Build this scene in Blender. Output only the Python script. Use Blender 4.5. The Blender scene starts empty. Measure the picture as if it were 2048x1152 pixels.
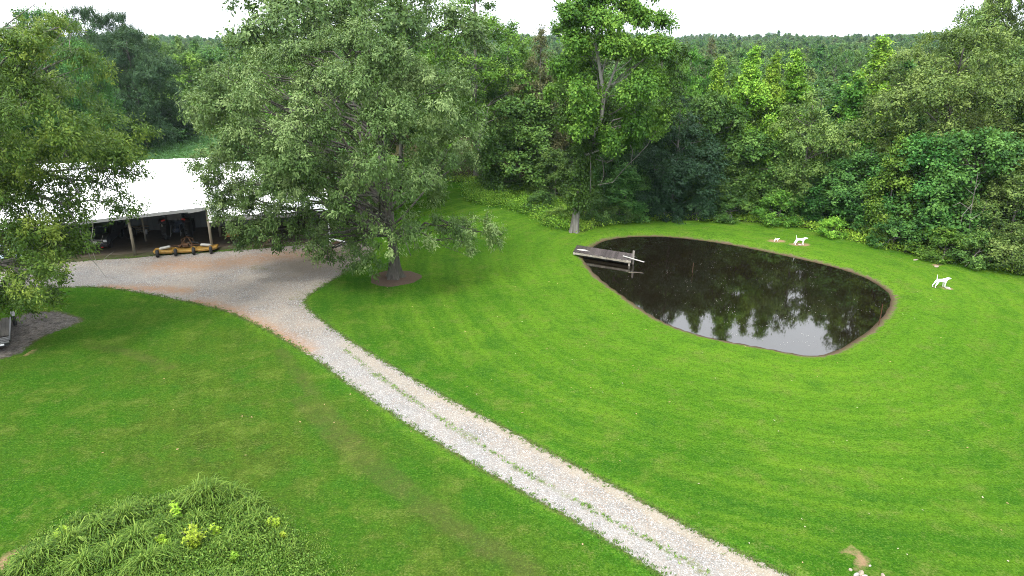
import bpy, bmesh, math, random
import numpy as np
from mathutils import Vector, Matrix

# ------------------------------------------------------------------ camera, sky, sun, exposure
S = bpy.context.scene
COL = S.collection
R = math.radians
FPX = 1365.0                      # focal length in pixels of the 2048 wide photograph
PITCH = math.atan(488 / FPX)      # looking down from a drone
CAM_H = 16.0
cam_d = bpy.data.cameras.new('camera')
cam = bpy.data.objects.new('camera', cam_d)
COL.objects.link(cam)
cam.location = (0, 0, CAM_H)
cam.rotation_euler = (math.pi / 2 - PITCH, 0, 0)
cam_d.sensor_width = 36.0
cam_d.lens = 36.0 * FPX / 2048.0
cam_d.clip_start = 0.5
cam_d.clip_end = 9000
S.camera = cam

SUN_EL, SUN_AZ = R(54), R(205)    # azimuth clockwise from +Y: behind the camera, a little to the left
W = bpy.data.worlds.new('World')
S.world = W
W.use_nodes = True
wn, wl = W.node_tree.nodes, W.node_tree.links
wn.clear()
w_out = wn.new('ShaderNodeOutputWorld')
w_bg = wn.new('ShaderNodeBackground')
w_bg.inputs['Strength'].default_value = 0.12
sky = wn.new('ShaderNodeTexSky')
sky.sky_type = 'NISHITA'
sky.sun_disc = False
sky.sun_elevation = SUN_EL
sky.sun_rotation = SUN_AZ
sky.dust_density = 3.0
w_hs = wn.new('ShaderNodeHueSaturation')
w_hs.inputs['Saturation'].default_value = 0.3
w_tc = wn.new('ShaderNodeTexCoord')
w_no = wn.new('ShaderNodeTexNoise')
w_no.inputs['Scale'].default_value = 2.2
w_no.inputs['Detail'].default_value = 6
w_cr = wn.new('ShaderNodeValToRGB')          # the overcast layer
w_cr.color_ramp.elements[0].position = 0.3
w_cr.color_ramp.elements[0].color = (6.8, 7.2, 7.8, 1)
w_cr.color_ramp.elements[1].position = 0.75
w_cr.color_ramp.elements[1].color = (9.2, 9.4, 9.6, 1)
w_mx = wn.new('ShaderNodeMix')
w_mx.data_type = 'RGBA'
w_mx.inputs[0].default_value = 0.8
wl.new(w_tc.outputs['Generated'], w_no.inputs['Vector'])
wl.new(w_no.outputs['Fac'], w_cr.inputs['Fac'])
wl.new(sky.outputs['Color'], w_hs.inputs['Color'])
wl.new(w_hs.outputs['Color'], w_mx.inputs[6])
wl.new(w_cr.outputs['Color'], w_mx.inputs[7])
w_sx = wn.new('ShaderNodeSeparateXYZ')          # overcast sky: about three times brighter overhead than at the horizon
wl.new(w_tc.outputs['Generated'], w_sx.inputs[0])
w_gr = wn.new('ShaderNodeMapRange')
for i_, v_ in enumerate((0.0, 1.0, 0.72, 1.75)): w_gr.inputs[i_ + 1].default_value = v_
wl.new(w_sx.outputs['Z'], w_gr.inputs[0])
w_ml = wn.new('ShaderNodeVectorMath')
w_ml.operation = 'SCALE'
wl.new(w_mx.outputs[2], w_ml.inputs[0])
wl.new(w_gr.outputs[0], w_ml.inputs['Scale'])
wl.new(w_ml.outputs[0], w_bg.inputs['Color'])
wl.new(w_bg.outputs['Background'], w_out.inputs['Surface'])

sun_d = bpy.data.lights.new('sun', 'SUN')
sun_d.energy = 1.5
sun_d.angle = R(12)
sun_d.color = (1.0, 0.96, 0.88)
sun = bpy.data.objects.new('sun', sun_d)
COL.objects.link(sun)
sun.location = (-20, -30, 60)
_sd = Vector((math.sin(SUN_AZ) * math.cos(SUN_EL), math.cos(SUN_AZ) * math.cos(SUN_EL), math.sin(SUN_EL)))
sun.rotation_euler = _sd.to_track_quat('Z', 'Y').to_euler()

S.view_settings.view_transform = 'Standard'
S.view_settings.look = 'None'
S.view_settings.exposure = 1.4
S.view_settings.gamma = 1.0
S.view_settings.use_curve_mapping = False
S.render.engine = 'CYCLES'
cy = S.cycles
cy.max_bounces = 7
cy.diffuse_bounces = 3
cy.glossy_bounces = 3
cy.transmission_bounces = 4
cy.volume_bounces = 0
cy.transparent_max_bounces = 6
cy.caustics_reflective = False
cy.caustics_refractive = False
cy.sample_clamp_indirect = 6
cy.filter_width = 0.95
cy.use_denoising = True
cy.denoiser = 'OPENIMAGEDENOISE'
cy.denoising_input_passes = 'RGB_ALBEDO_NORMAL'
cy.denoising_prefilter = 'NONE'

# ------------------------------------------------------------------ geometry helpers
_c, _s = math.cos(PITCH), math.sin(PITCH)
def ray(px, py):
    dx = (px - 1024) / FPX
    dy = -(py - 576) / FPX
    return np.array([dx, _c + dy * _s, -_s + dy * _c])
def G(px, py, z=0.0):             # ground point under a pixel of the survey photograph
    d = ray(px, py)
    return np.array([0, 0, CAM_H]) + d * ((z - CAM_H) / d[2])
def A(px, py, Y):                 # point at distance Y on that line of sight
    d = ray(px, py)
    return np.array([0, 0, CAM_H]) + d * (Y / d[1])
def depth_of(Y, z=8.0):
    return Y * _c - (z - CAM_H) * _s

def tag(o, label=None, cat=None, group=None, kind=None):
    if label: o['label'] = label
    if cat: o['category'] = cat
    if group: o['group'] = group
    if kind: o['kind'] = kind
    return o
def empty(name, loc=(0, 0, 0), rz=0.0):
    o = bpy.data.objects.new(name, None)
    COL.objects.link(o)
    o.location = loc
    o.rotation_euler = (0, 0, rz)
    o.empty_display_size = 0.3
    return o
def children_of(o):
    return [c for c in bpy.data.objects if c.parent == o]
def copy_tree(o, parent=None, kids=None):
    c = o.copy()
    COL.objects.link(c)
    c.parent = parent
    for ch in (kids[o] if kids else list(o.children)):
        copy_tree(ch, c)
    return c
def link(name, me, mat=None, parent=None):
    o = bpy.data.objects.new(name, me)
    COL.objects.link(o)
    if mat is not None and not me.materials: me.materials.append(mat)
    if parent is not None: o.parent = parent
    return o
def np_mesh(name, verts, faces, mat=None, attrs=None, smooth=False):
    verts = np.asarray(verts, np.float32)
    faces = np.asarray(faces, np.int32)
    me = bpy.data.meshes.new(name)
    k = faces.shape[1]
    me.vertices.add(len(verts))
    me.vertices.foreach_set('co', verts.ravel())
    me.loops.add(faces.size)
    me.loops.foreach_set('vertex_index', faces.ravel())
    me.polygons.add(len(faces))
    me.polygons.foreach_set('loop_start', np.arange(0, faces.size, k, dtype=np.int32))
    me.polygons.foreach_set('loop_total', np.full(len(faces), k, np.int32))
    if smooth: me.polygons.foreach_set('use_smooth', np.ones(len(faces), bool))
    for n, (dom, val) in (attrs or {}).items():
        a = me.attributes.new(n, 'FLOAT', dom)
        a.data.foreach_set('value', np.asarray(val, np.float32))
    me.update(calc_edges=True)
    if mat: me.materials.append(mat)
    return me

class MB:                          # collects simple solids and links them as one mesh object
    def __init__(self): self.v, self.f = [], []
    def add(self, vs, fs):
        b = len(self.v)
        self.v += [tuple(map(float, p)) for p in vs]
        self.f += [tuple(i + b for i in f) for f in fs]
        return self
    def box(self, c, s, rot=None, bev=0.0):
        hx, hy, hz = s[0] / 2, s[1] / 2, s[2] / 2
        if bev <= 0:
            vs = [Vector((x * hx, y * hy, z * hz)) for z in (-1, 1) for x, y in ((-1, -1), (1, -1), (1, 1), (-1, 1))]
            fs = [(3, 2, 1, 0), (4, 5, 6, 7), (0, 1, 5, 4), (1, 2, 6, 5), (2, 3, 7, 6), (3, 0, 4, 7)]
        else:
            b = min(bev, hx * .9, hy * .9, hz * .9)
            vs = []
            for z, ins in ((-hz, b), (-hz + b, 0), (hz - b, 0), (hz, b)):
                X, Y = hx - ins, hy - ins
                for x, y in ((-X + b, -Y), (X - b, -Y), (X, -Y + b), (X, Y - b), (X - b, Y), (-X + b, Y), (-X, Y - b), (-X, -Y + b)):
                    vs.append(Vector((x, y, z)))
            fs = [tuple(reversed(range(8))), tuple(range(24, 32))]
            for l in range(3):
                for i in range(8):
                    j = (i + 1) % 8
                    fs.append((l * 8 + i, l * 8 + j, l * 8 + 8 + j, l * 8 + 8 + i))
        if rot is not None:
            m = rot if isinstance(rot, Matrix) else Matrix.Rotation(rot, 3, 'Z')
            vs = [m @ p for p in vs]
        c = Vector(c)
        return self.add([p + c for p in vs], fs)
    def tube(self, pts, rad, n=8, caps=True):
        pts = [Vector(p) for p in pts]
        if not hasattr(rad, '__len__'): rad = [rad] * len(pts)
        vs, fs = [], []
        ref = Vector((0.31, 0.77, 0.55))
        for i, p in enumerate(pts):
            t = (pts[min(i + 1, len(pts) - 1)] - pts[max(i - 1, 0)]).normalized()
            a = t.cross(ref)
            if a.length < 1e-3: a = t.cross(Vector((1, 0, 0)))
            a.normalize()
            b = t.cross(a)
            for k in range(n):
                w = 2 * math.pi * k / n
                vs.append(p + (a * math.cos(w) + b * math.sin(w)) * rad[i])
        for i in range(len(pts) - 1):
            for k in range(n):
                l = (k + 1) % n
                fs.append((i * n + k, i * n + l, i * n + n + l, i * n + n + k))
        if caps:
            fs.append(tuple(reversed(range(n))))
            fs.append(tuple(range((len(pts) - 1) * n, len(pts) * n)))
        return self.add(vs, fs)
    def lathe(self, axis_o, axis_d, prof, n=20):     # prof: (offset along the axis, radius)
        o, d = Vector(axis_o), Vector(axis_d).normalized()
        a = d.orthogonal().normalized()
        b = d.cross(a)
        vs, fs = [], []
        for h, r in prof:
            for k in range(n):
                w = 2 * math.pi * k / n
                vs.append(o + d * h + (a * math.cos(w) + b * math.sin(w)) * r)
        for i in range(len(prof) - 1):
            for k in range(n):
                l = (k + 1) % n
                fs.append((i * n + k, i * n + l, i * n + n + l, i * n + n + k))
        fs.append(tuple(reversed(range(n))))
        fs.append(tuple(range((len(prof) - 1) * n, len(prof) * n)))
        return self.add(vs, fs)
    def prism(self, poly, axis, lo, hi):             # polygon of 2D points extruded along an axis
        def P(p, t):
            return {'x': (t, p[0], p[1]), 'y': (p[0], t, p[1]), 'z': (p[0], p[1], t)}[axis]
        n = len(poly)
        vs = [P(p, lo) for p in poly] + [P(p, hi) for p in poly]
        fs = [tuple(reversed(range(n))), tuple(range(n, 2 * n))]
        fs += [(i, (i + 1) % n, n + (i + 1) % n, n + i) for i in range(n)]
        return self.add(vs, fs)
    def build(self, name, mat, parent=None, smooth=False, bevel=0.0):
        me = bpy.data.meshes.new(name)
        me.from_pydata(self.v, [], self.f)
        bm = bmesh.new()
        bm.from_mesh(me)
        bmesh.ops.recalc_face_normals(bm, faces=bm.faces)
        bm.to_mesh(me)
        bm.free()
        if smooth: me.shade_smooth()
        if mat: me.materials.append(mat)
        return link(name, me, None, parent)

def poly_sd(pts, poly):            # signed distance to a closed polygon, negative inside
    P = np.asarray(pts, float)[:, :2]
    V = np.asarray(poly, float)[:, :2]
    d = np.full(len(P), 1e18)
    ins = np.zeros(len(P), bool)
    for a, b in zip(V, np.roll(V, -1, 0)):
        e = b - a
        w = P - a
        t = np.clip((w @ e) / (e @ e + 1e-12), 0, 1)
        q = w - t[:, None] * e
        d = np.minimum(d, (q * q).sum(1))
        c = (a[1] > P[:, 1]) != (b[1] > P[:, 1])
        xi = a[0] + (P[:, 1] - a[1]) * e[0] / (e[1] if abs(e[1]) > 1e-9 else 1e-9)
        ins ^= c & (P[:, 0] < xi)
    d = np.sqrt(d)
    return np.where(ins, -d, d)
def line_d(pts, line):             # distance to an open polyline
    P = np.asarray(pts, float)[:, :2]
    V = np.asarray(line, float)[:, :2]
    d = np.full(len(P), 1e18)
    for a, b in zip(V[:-1], V[1:]):
        e = b - a
        w = P - a
        t = np.clip((w @ e) / (e @ e + 1e-12), 0, 1)
        q = w - t[:, None] * e
        d = np.minimum(d, (q * q).sum(1))
    return np.sqrt(d)
def smooth_poly(poly, it=2):
    V = np.asarray(poly, float)
    for _ in range(it):
        N = np.roll(V, -1, 0)
        V = np.stack([V * .75 + N * .25, V * .25 + N * .75], 1).reshape(-1, V.shape[1])
    return V
def sstep(a, b, x):
    t = np.clip((np.asarray(x, float) - a) / (b - a), 0, 1)
    return t * t * (3 - 2 * t)

# ------------------------------------------------------------------ material helpers
class NT:
    def __init__(self, name):
        self.m = bpy.data.materials.new(name)
        self.m.use_nodes = True
        self.n, self.l = self.m.node_tree.nodes, self.m.node_tree.links
        self.n.clear()
        self.out = self.n.new('ShaderNodeOutputMaterial')
    def node(self, t, **kw):
        x = self.n.new(t)
        for k, v in kw.items(): setattr(x, k, v)
        return x
    def put(self, sock, v):
        if hasattr(v, 'is_linked') or isinstance(v, bpy.types.NodeSocket): self.l.new(v, sock)
        else: sock.default_value = v
    def pos(self):
        if not hasattr(self, '_p'): self._p = self.node('ShaderNodeNewGeometry').outputs['Position']
        return self._p
    def obj(self):
        if not hasattr(self, '_o'): self._o = self.node('ShaderNodeTexCoord').outputs['Object']
        return self._o
    def attr(self, n):
        x = self.node('ShaderNodeAttribute')
        x.attribute_name = n
        return x.outputs['Fac']
    def noise(self, scale, detail=3, rough=.55, vec=None, dist=0.0):
        x = self.node('ShaderNodeTexNoise')
        x.inputs['Scale'].default_value = scale
        x.inputs['Detail'].default_value = detail
        x.inputs['Roughness'].default_value = rough
        x.inputs['Distortion'].default_value = dist
        self.l.new(vec if vec is not None else self.pos(), x.inputs['Vector'])
        return x.outputs['Fac']
    def voro(self, scale, vec=None, out='Color', feature='F1'):
        x = self.node('ShaderNodeTexVoronoi')
        x.feature = feature
        x.inputs['Scale'].default_value = scale
        self.l.new(vec if vec is not None else self.pos(), x.inputs['Vector'])
        return x.outputs[out]
    def scale(self, vec, s):
        x = self.node('ShaderNodeVectorMath', operation='MULTIPLY')
        self.l.new(vec, x.inputs[0])
        x.inputs[1].default_value = s
        return x.outputs[0]
    def math(self, op, a, b=0.0, clamp=False):
        x = self.node('ShaderNodeMath', operation=op)
        x.use_clamp = clamp
        self.put(x.inputs[0], a)
        self.put(x.inputs[1], b)
        return x.outputs[0]
    def map(self, v, a, b, c=0.0, d=1.0, smooth=False):
        x = self.node('ShaderNodeMapRange')
        x.clamp = True
        if smooth: x.interpolation_type = 'SMOOTHSTEP'
        self.put(x.inputs[0], v)
        for i, k in enumerate((a, b, c, d)): self.put(x.inputs[i + 1], k)
        return x.outputs[0]
    def mix(self, f, a, b, mode='MIX'):
        x = self.node('ShaderNodeMix', data_type='RGBA', blend_type=mode)
        self.put(x.inputs[0], f)
        for i, k in ((6, a), (7, b)):
            if isinstance(k, tuple) and len(k) == 3: k = k + (1,)
            self.put(x.inputs[i], k)
        return x.outputs[2]
    def grey(self, v):
        x = self.node('ShaderNodeCombineColor')
        for i in range(3): self.put(x.inputs[i], v)
        return x.outputs[0]
    def bump(self, h, strength=.5, dist=.05, normal=None):
        x = self.node('ShaderNodeBump')
        x.inputs['Strength'].default_value = strength
        x.inputs['Distance'].default_value = dist
        self.l.new(h, x.inputs['Height'])
        if normal is not None: self.l.new(normal, x.inputs['Normal'])
        return x.outputs['Normal']
    def bsdf(self, color, rough=.8, spec=.3, metal=0.0, normal=None):
        b = self.node('ShaderNodeBsdfPrincipled')
        if isinstance(color, tuple) and len(color) == 3: color = color + (1,)
        self.put(b.inputs['Base Color'], color)
        self.put(b.inputs['Roughness'], rough)
        self.put(b.inputs['Metallic'], metal)
        self.put(b.inputs['Specular IOR Level'], spec)
        if normal is not None: self.l.new(normal, b.inputs['Normal'])
        return b
    def done(self, sh):
        self.l.new(sh if isinstance(sh, bpy.types.NodeSocket) else sh.outputs[0], self.out.inputs['Surface'])
        return self.m

def paint(name, col, rough=.5, spec=.4, metal=0.0, vary=.25, scale=3.0, dirt=None, dirt_amt=.3, bump=0.0):
    t = NT(name)
    n = t.noise(scale, 5, .6, t.obj())
    c = t.mix(n, tuple(x * (1 - vary) for x in col), tuple(min(1, x * (1 + vary)) for x in col))
    if dirt:
        m = t.map(t.noise(scale * 2.3, 6, .65, t.obj()), .5, .75, 0, dirt_amt)
        c = t.mix(m, c, dirt)
    nm = t.bump(t.noise(scale * 12, 4, .6, t.obj()), bump, .02) if bump else None
    return t.done(t.bsdf(c, rough, spec, metal, nm))
def wood(name, a, b, stretch=(1, 8, 8), scale=3.0, rough=.85):
    t = NT(name)
    v = t.scale(t.obj(), stretch)
    n = t.noise(scale, 6, .65, v)
    n2 = t.noise(scale * 4, 4, .6, v)
    rnd = t.node('ShaderNodeObjectInfo').outputs['Random']
    f = t.math('ADD', t.math('MULTIPLY', n, .8), t.math('MULTIPLY', rnd, .35))
    c = t.mix(t.map(f, .25, .9), a, b)
    return t.done(t.bsdf(c, rough, .2, 0, t.bump(n2, .5, .01)))

# ------------------------------------------------------------------ ground shapes (metres, from the survey)
WATER_Z = -0.32
POND_PX = [(1166, 512), (1195, 489), (1212, 482), (1237, 477), (1272, 474), (1330, 474), (1400, 481), (1470, 492), (1540, 506), (1600, 519),
           (1660, 533), (1710, 548), (1750, 566), (1775, 585), (1780, 601), (1772, 621), (1755, 642), (1735, 661), (1707, 680),
           (1682, 695), (1652, 707), (1625, 711), (1590, 707), (1540, 697), (1480, 686), (1430, 677), (1380, 664), (1330, 645),
           (1290, 621), (1250, 593), (1215, 568), (1190, 546), (1174, 527)]
POND = smooth_poly([G(x, y, WATER_Z)[:2] for x, y in POND_PX], 2)
DRIVE_PX = [(1700, 1210), (1580, 1152), (1500, 1117), (1400, 1068), (1300, 1012), (1200, 957), (1100, 906), (1000, 852), (900, 800), (850, 772),
            (800, 742), (750, 712), (700, 682), (655, 650), (622, 625), (604, 600), (640, 575), (690, 545), (740, 512), (752, 492),
            (700, 484), (655, 484), (545, 495), (425, 504), (270, 514), (130, 525), (0, 540), (-200, 556), (-330, 600), (-100, 596),
            (0, 586), (60, 580), (120, 575), (205, 573), (300, 588), (380, 604), (450, 620), (520, 651), (580, 686), (640, 722),
            (700, 770), (780, 824), (850, 869), (950, 930), (1050, 986), (1150, 1041), (1250, 1100), (1330, 1152), (1420, 1210)]
DRIVE = smooth_poly([G(x, y)[:2] for x, y in DRIVE_PX], 1)
STRIP = [G(x, y)[:2] for x, y in [(690, 700), (750, 747), (800, 783), (850, 815), (900, 850), (950, 884), (1000, 915), (1050, 945), (1150, 1000), (1250, 1056), (1330, 1098), (1420, 1150)]]
PATCH = smooth_poly([G(x, y)[:2] for x, y in [(-60, 660), (10, 640), (60, 624), (110, 622), (145, 632), (170, 640), (140, 652), (100, 665), (60, 688), (30, 712), (-60, 730)]], 1)
EDGE_PX = [(890, 362), (985, 368), (1060, 386), (1112, 410), (1132, 440), (1142, 462), (1165, 464), (1220, 447), (1300, 441), (1400, 441), (1480, 443), (1550, 448),
           (1620, 458), (1690, 478), (1760, 494), (1850, 514), (1950, 528), (2048, 549), (2300, 590)]
EDGE = [G(x, y)[:2] for x, y in EDGE_PX]
WOODS = np.array([(-10, 130)] + [tuple(p) for p in EDGE] + [(90, 30), (900, 30), (900, 1400), (-900, 1400), (-900, 165), (-60, 142), (-30, 118), (-14, 100)])
FIELD = np.array([(-46, 74), (-20, 80), (-22, 112), (-40, 140), (-70, 146), (-130, 140), (-130, 66), (-90, 70)])

def ground_z(x, y):
    x = np.asarray(x, float)
    y = np.asarray(y, float)
    r = np.hypot(x, y)
    th = np.degrees(np.arctan2(x, y))
    right = sstep(-12, 4, th)
    near = 84 * right + 150 * (1 - right)
    z = -5.5 * sstep(0, 1, (r - near) / 70.0)
    z = z + (2.2 * np.sin(x * .019 + y * .011) + 1.6 * np.sin(x * .047 + 2) + 1.2 * np.sin(x * .083 - y * .02)) * sstep(450, 800, r)
    z = z + 10.0 * sstep(320, 1000, r) + 6.0 * sstep(14, 34, th) * sstep(450, 950, r) + 2.5 * np.sin(x * .008 + 1.0) * sstep(300, 700, r) + 1.5 * np.sin(x * .021 + y * .013) * sstep(200, 400, r)
    return np.where(y > 0, z, 0.0) + 0.0

def grid_axis(lo, a, b, hi, step, grow):
    mid = np.arange(a, b + 1e-6, step)
    up, s, p = [], step, b
    while p < hi:
        s *= grow
        p += s
        up.append(p)
    dn, s, p = [], step, a
    while p > lo:
        s *= grow
        p -= s
        dn.append(p)
    return np.array(dn[::-1] + list(mid) + up)
BARE_SPOTS = [  # px, py, radius across, radius along, amount: clay showing through the turf
    (1601, 489, 1.0, .62, 1.0), (1553, 482, .95, .55, 1.0), (1527, 484, .7, .3, .5), (1877, 574, .85, .35, .55), (1896, 577, .4, .25, 1.0), (1718, 1118, .38, .65, .72), (1704, 1092, .3, .25, .55), (1742, 1128, .3, .3, .5), (1722, 1146, .4, .3, .5), (1672, 1107, .3, .15, .46),
    (1690, 1105, .3, .2, .5), (1873, 530, .5, .25, .9), (1830, 519, .5, .2, .8), (1756, 521, .3, .15, .5), (1510, 489, .6, .25, .4), (1230, 470, 1.4, .5, .4), (1640, 465, 1.2, .3, .5),
    (722, 882, .35, .3, .5), (1760, 490, 1.2, .3, .5), (40, 1120, .9, .9, .8), (10, 1150, .8, .8, .8), (95, 1085, .6, .5, .5), (40, 705, 1.2, .8, .7)]
TRACKS = [[G(x, y)[:2] for x, y in pts] for pts in (
    [(560, 700), (600, 750), (650, 820), (700, 872), (760, 925), (830, 985), (900, 1040), (980, 1090), (1080, 1150)],
    [(600, 800), (650, 860), (700, 910), (770, 965), (850, 1020), (950, 1085), (1060, 1150)],
    [(180, 690), (260, 705), (340, 735)])]
def ground_attrs(v):
    sd = poly_sd(v, POND)
    dr = poly_sd(v, DRIVE)
    wd = poly_sd(v, WOODS)
    x, y = v[:, 0], v[:, 1]
    bare = np.zeros(len(v))
    for px, py, rx, ry, k in BARE_SPOTS:
        g = G(px, py)
        bare = np.maximum(bare, k * np.exp(-(((x - g[0]) / rx) ** 2 + ((y - g[1]) / ry) ** 2)))
    tr = np.full(len(v), 99.0)
    for l in TRACKS: tr = np.minimum(tr, line_d(v, l))
    dry = sstep(6, -6, x + 0.55 * (y - 22)) * sstep(60, 20, y) * sstep(-.5, 1.5, dr)    # the lawn left of the drive is older, browner turf
    fld = poly_sd(v, FIELD)
    return {'pond_sd': ('POINT', np.clip(sd, -30, 60)), 'drive_sd': ('POINT', np.clip(dr, -8, 8)), 'wood_sd': ('POINT', np.clip(wd, -20, 20)),
            'bare': ('POINT', bare), 'track': ('POINT', np.clip(tr, 0, 5)), 'dry': ('POINT', dry), 'field_sd': ('POINT', np.clip(fld, -10, 10))}

# ------------------------------------------------------------------ ground materials
def turf_nodes(t):
    big = t.noise(.10, 4, .6)
    mid = t.noise(.55, 5, .65)
    tuft = t.noise(4.5, 4, .7)
    fine = t.noise(13.0, 4, .75)
    c = t.mix(t.map(big, .38, .62), (.034, .112, .007), (.064, .152, .010))
    c = t.mix(t.math('MULTIPLY', t.attr('dry'), t.map(t.math('ADD', t.math('MULTIPLY', big, .6), t.math('MULTIPLY', mid, .4)), .42, .58, .1, 1.0)), c, (.055, .070, .012))
    lush = t.map(t.attr('pond_sd'), 16.0, 1.0, 0, .66)
    c = t.mix(lush, c, (.132, .245, .014))
    # mowing passes follow the pond's edge
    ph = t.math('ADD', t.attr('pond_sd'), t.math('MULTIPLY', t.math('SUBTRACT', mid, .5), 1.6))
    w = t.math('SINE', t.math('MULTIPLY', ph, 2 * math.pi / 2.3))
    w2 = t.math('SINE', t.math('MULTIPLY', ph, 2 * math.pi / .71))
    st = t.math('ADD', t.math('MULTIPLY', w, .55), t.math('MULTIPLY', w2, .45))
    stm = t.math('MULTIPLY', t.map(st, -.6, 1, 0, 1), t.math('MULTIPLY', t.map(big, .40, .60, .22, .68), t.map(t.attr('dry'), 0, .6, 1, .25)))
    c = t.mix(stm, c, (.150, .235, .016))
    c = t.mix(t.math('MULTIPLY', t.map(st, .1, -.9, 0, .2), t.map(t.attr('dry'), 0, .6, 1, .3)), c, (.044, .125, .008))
    c = t.mix(t.map(mid, .52, .66, 0, .62), c, (.130, .175, .022))          # paler, drier patches
    c = t.mix(t.map(mid, .46, .34, 0, .45), c, (.030, .095, .012))          # clover
    c = t.mix(t.map(t.noise(1.7, 5, .7), .52, .66, 0, .4), c, (.050, .125, .010))
    c = t.mix(t.map(tuft, .50, .36, 0, .46), c, (.026, .070, .005))
    c = t.mix(t.map(tuft, .53, .66, 0, .4), c, (.135, .225, .022))
    c = t.mix(t.map(fine, .50, .36, 0, .62), c, (.018, .046, .004))
    c = t.mix(t.map(fine, .54, .68, 0, .6), c, (.180, .255, .040))
    straw = t.math('MULTIPLY', t.map(t.noise(1.1, 5, .75), .53, .66), t.map(fine, .47, .6))
    c = t.mix(t.math('MULTIPLY', straw, .42), c, (.215, .180, .070))
    c = t.mix(1.0, c, (.69, .79, .85), 'MULTIPLY')
    h = t.math('ADD', t.math('MULTIPLY', tuft, .7), t.math('MULTIPLY', fine, .6))
    return c, h
def dirt_nodes(t):
    n = t.noise(5.0, 6, .65)
    return t.mix(n, (.14, .085, .045), (.31, .23, .13))
def ground_material():
    t = NT('lawn_and_forest_floor')
    c, h = turf_nodes(t)
    rag = t.noise(1.6, 5, .7)
    rag2 = t.noise(7.0, 4, .7)
    jag = t.math('ADD', t.math('MULTIPLY', t.math('SUBTRACT', rag, .5), 1.0), t.math('MULTIPLY', t.math('SUBTRACT', rag2, .5), .6))
    tr = t.math('MULTIPLY', t.map(t.math('ADD', t.attr('track'), t.math('MULTIPLY', jag, .5)), .5, .15), t.map(t.noise(.5, 3), .3, .5, .3, 1))
    c = t.mix(t.math('MULTIPLY', tr, .3), c, (.085, .066, .03))
    bare = t.map(t.math('ADD', t.attr('bare'), t.math('MULTIPLY', jag, .55)), .38, .6)
    c = t.mix(bare, c, dirt_nodes(t))
    # the clay lip of the pond, lighter where dry, dark where wet
    rim = t.math('ADD', t.attr('pond_sd'), t.math('MULTIPLY', jag, 1.25))
    mud = t.mix(t.noise(6.0, 5, .7), (.060, .043, .028), (.185, .14, .095))
    mud = t.mix(t.map(t.attr('pond_sd'), .45, .0), mud, (.035, .025, .014))
    c = t.mix(t.map(rim, .56, .28), c, mud)
    # leaf litter under the wood, soybean ground under the crop
    fl = t.mix(t.noise(3.0, 6, .7), (.018, .022, .008), (.060, .052, .026))
    c = t.mix(t.map(t.math('ADD', t.attr('wood_sd'), t.math('MULTIPLY', jag, 1.2)), .2, -.6), c, fl)
    c = t.mix(t.map(t.attr('field_sd'), .3, -.3), c, t.mix(t.noise(1.2, 5), (.05, .12, .035), (.08, .17, .05)))
    return t.done(t.bsdf(c, .95, .0, 0, t.bump(h, 1.0, .12)))
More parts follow.
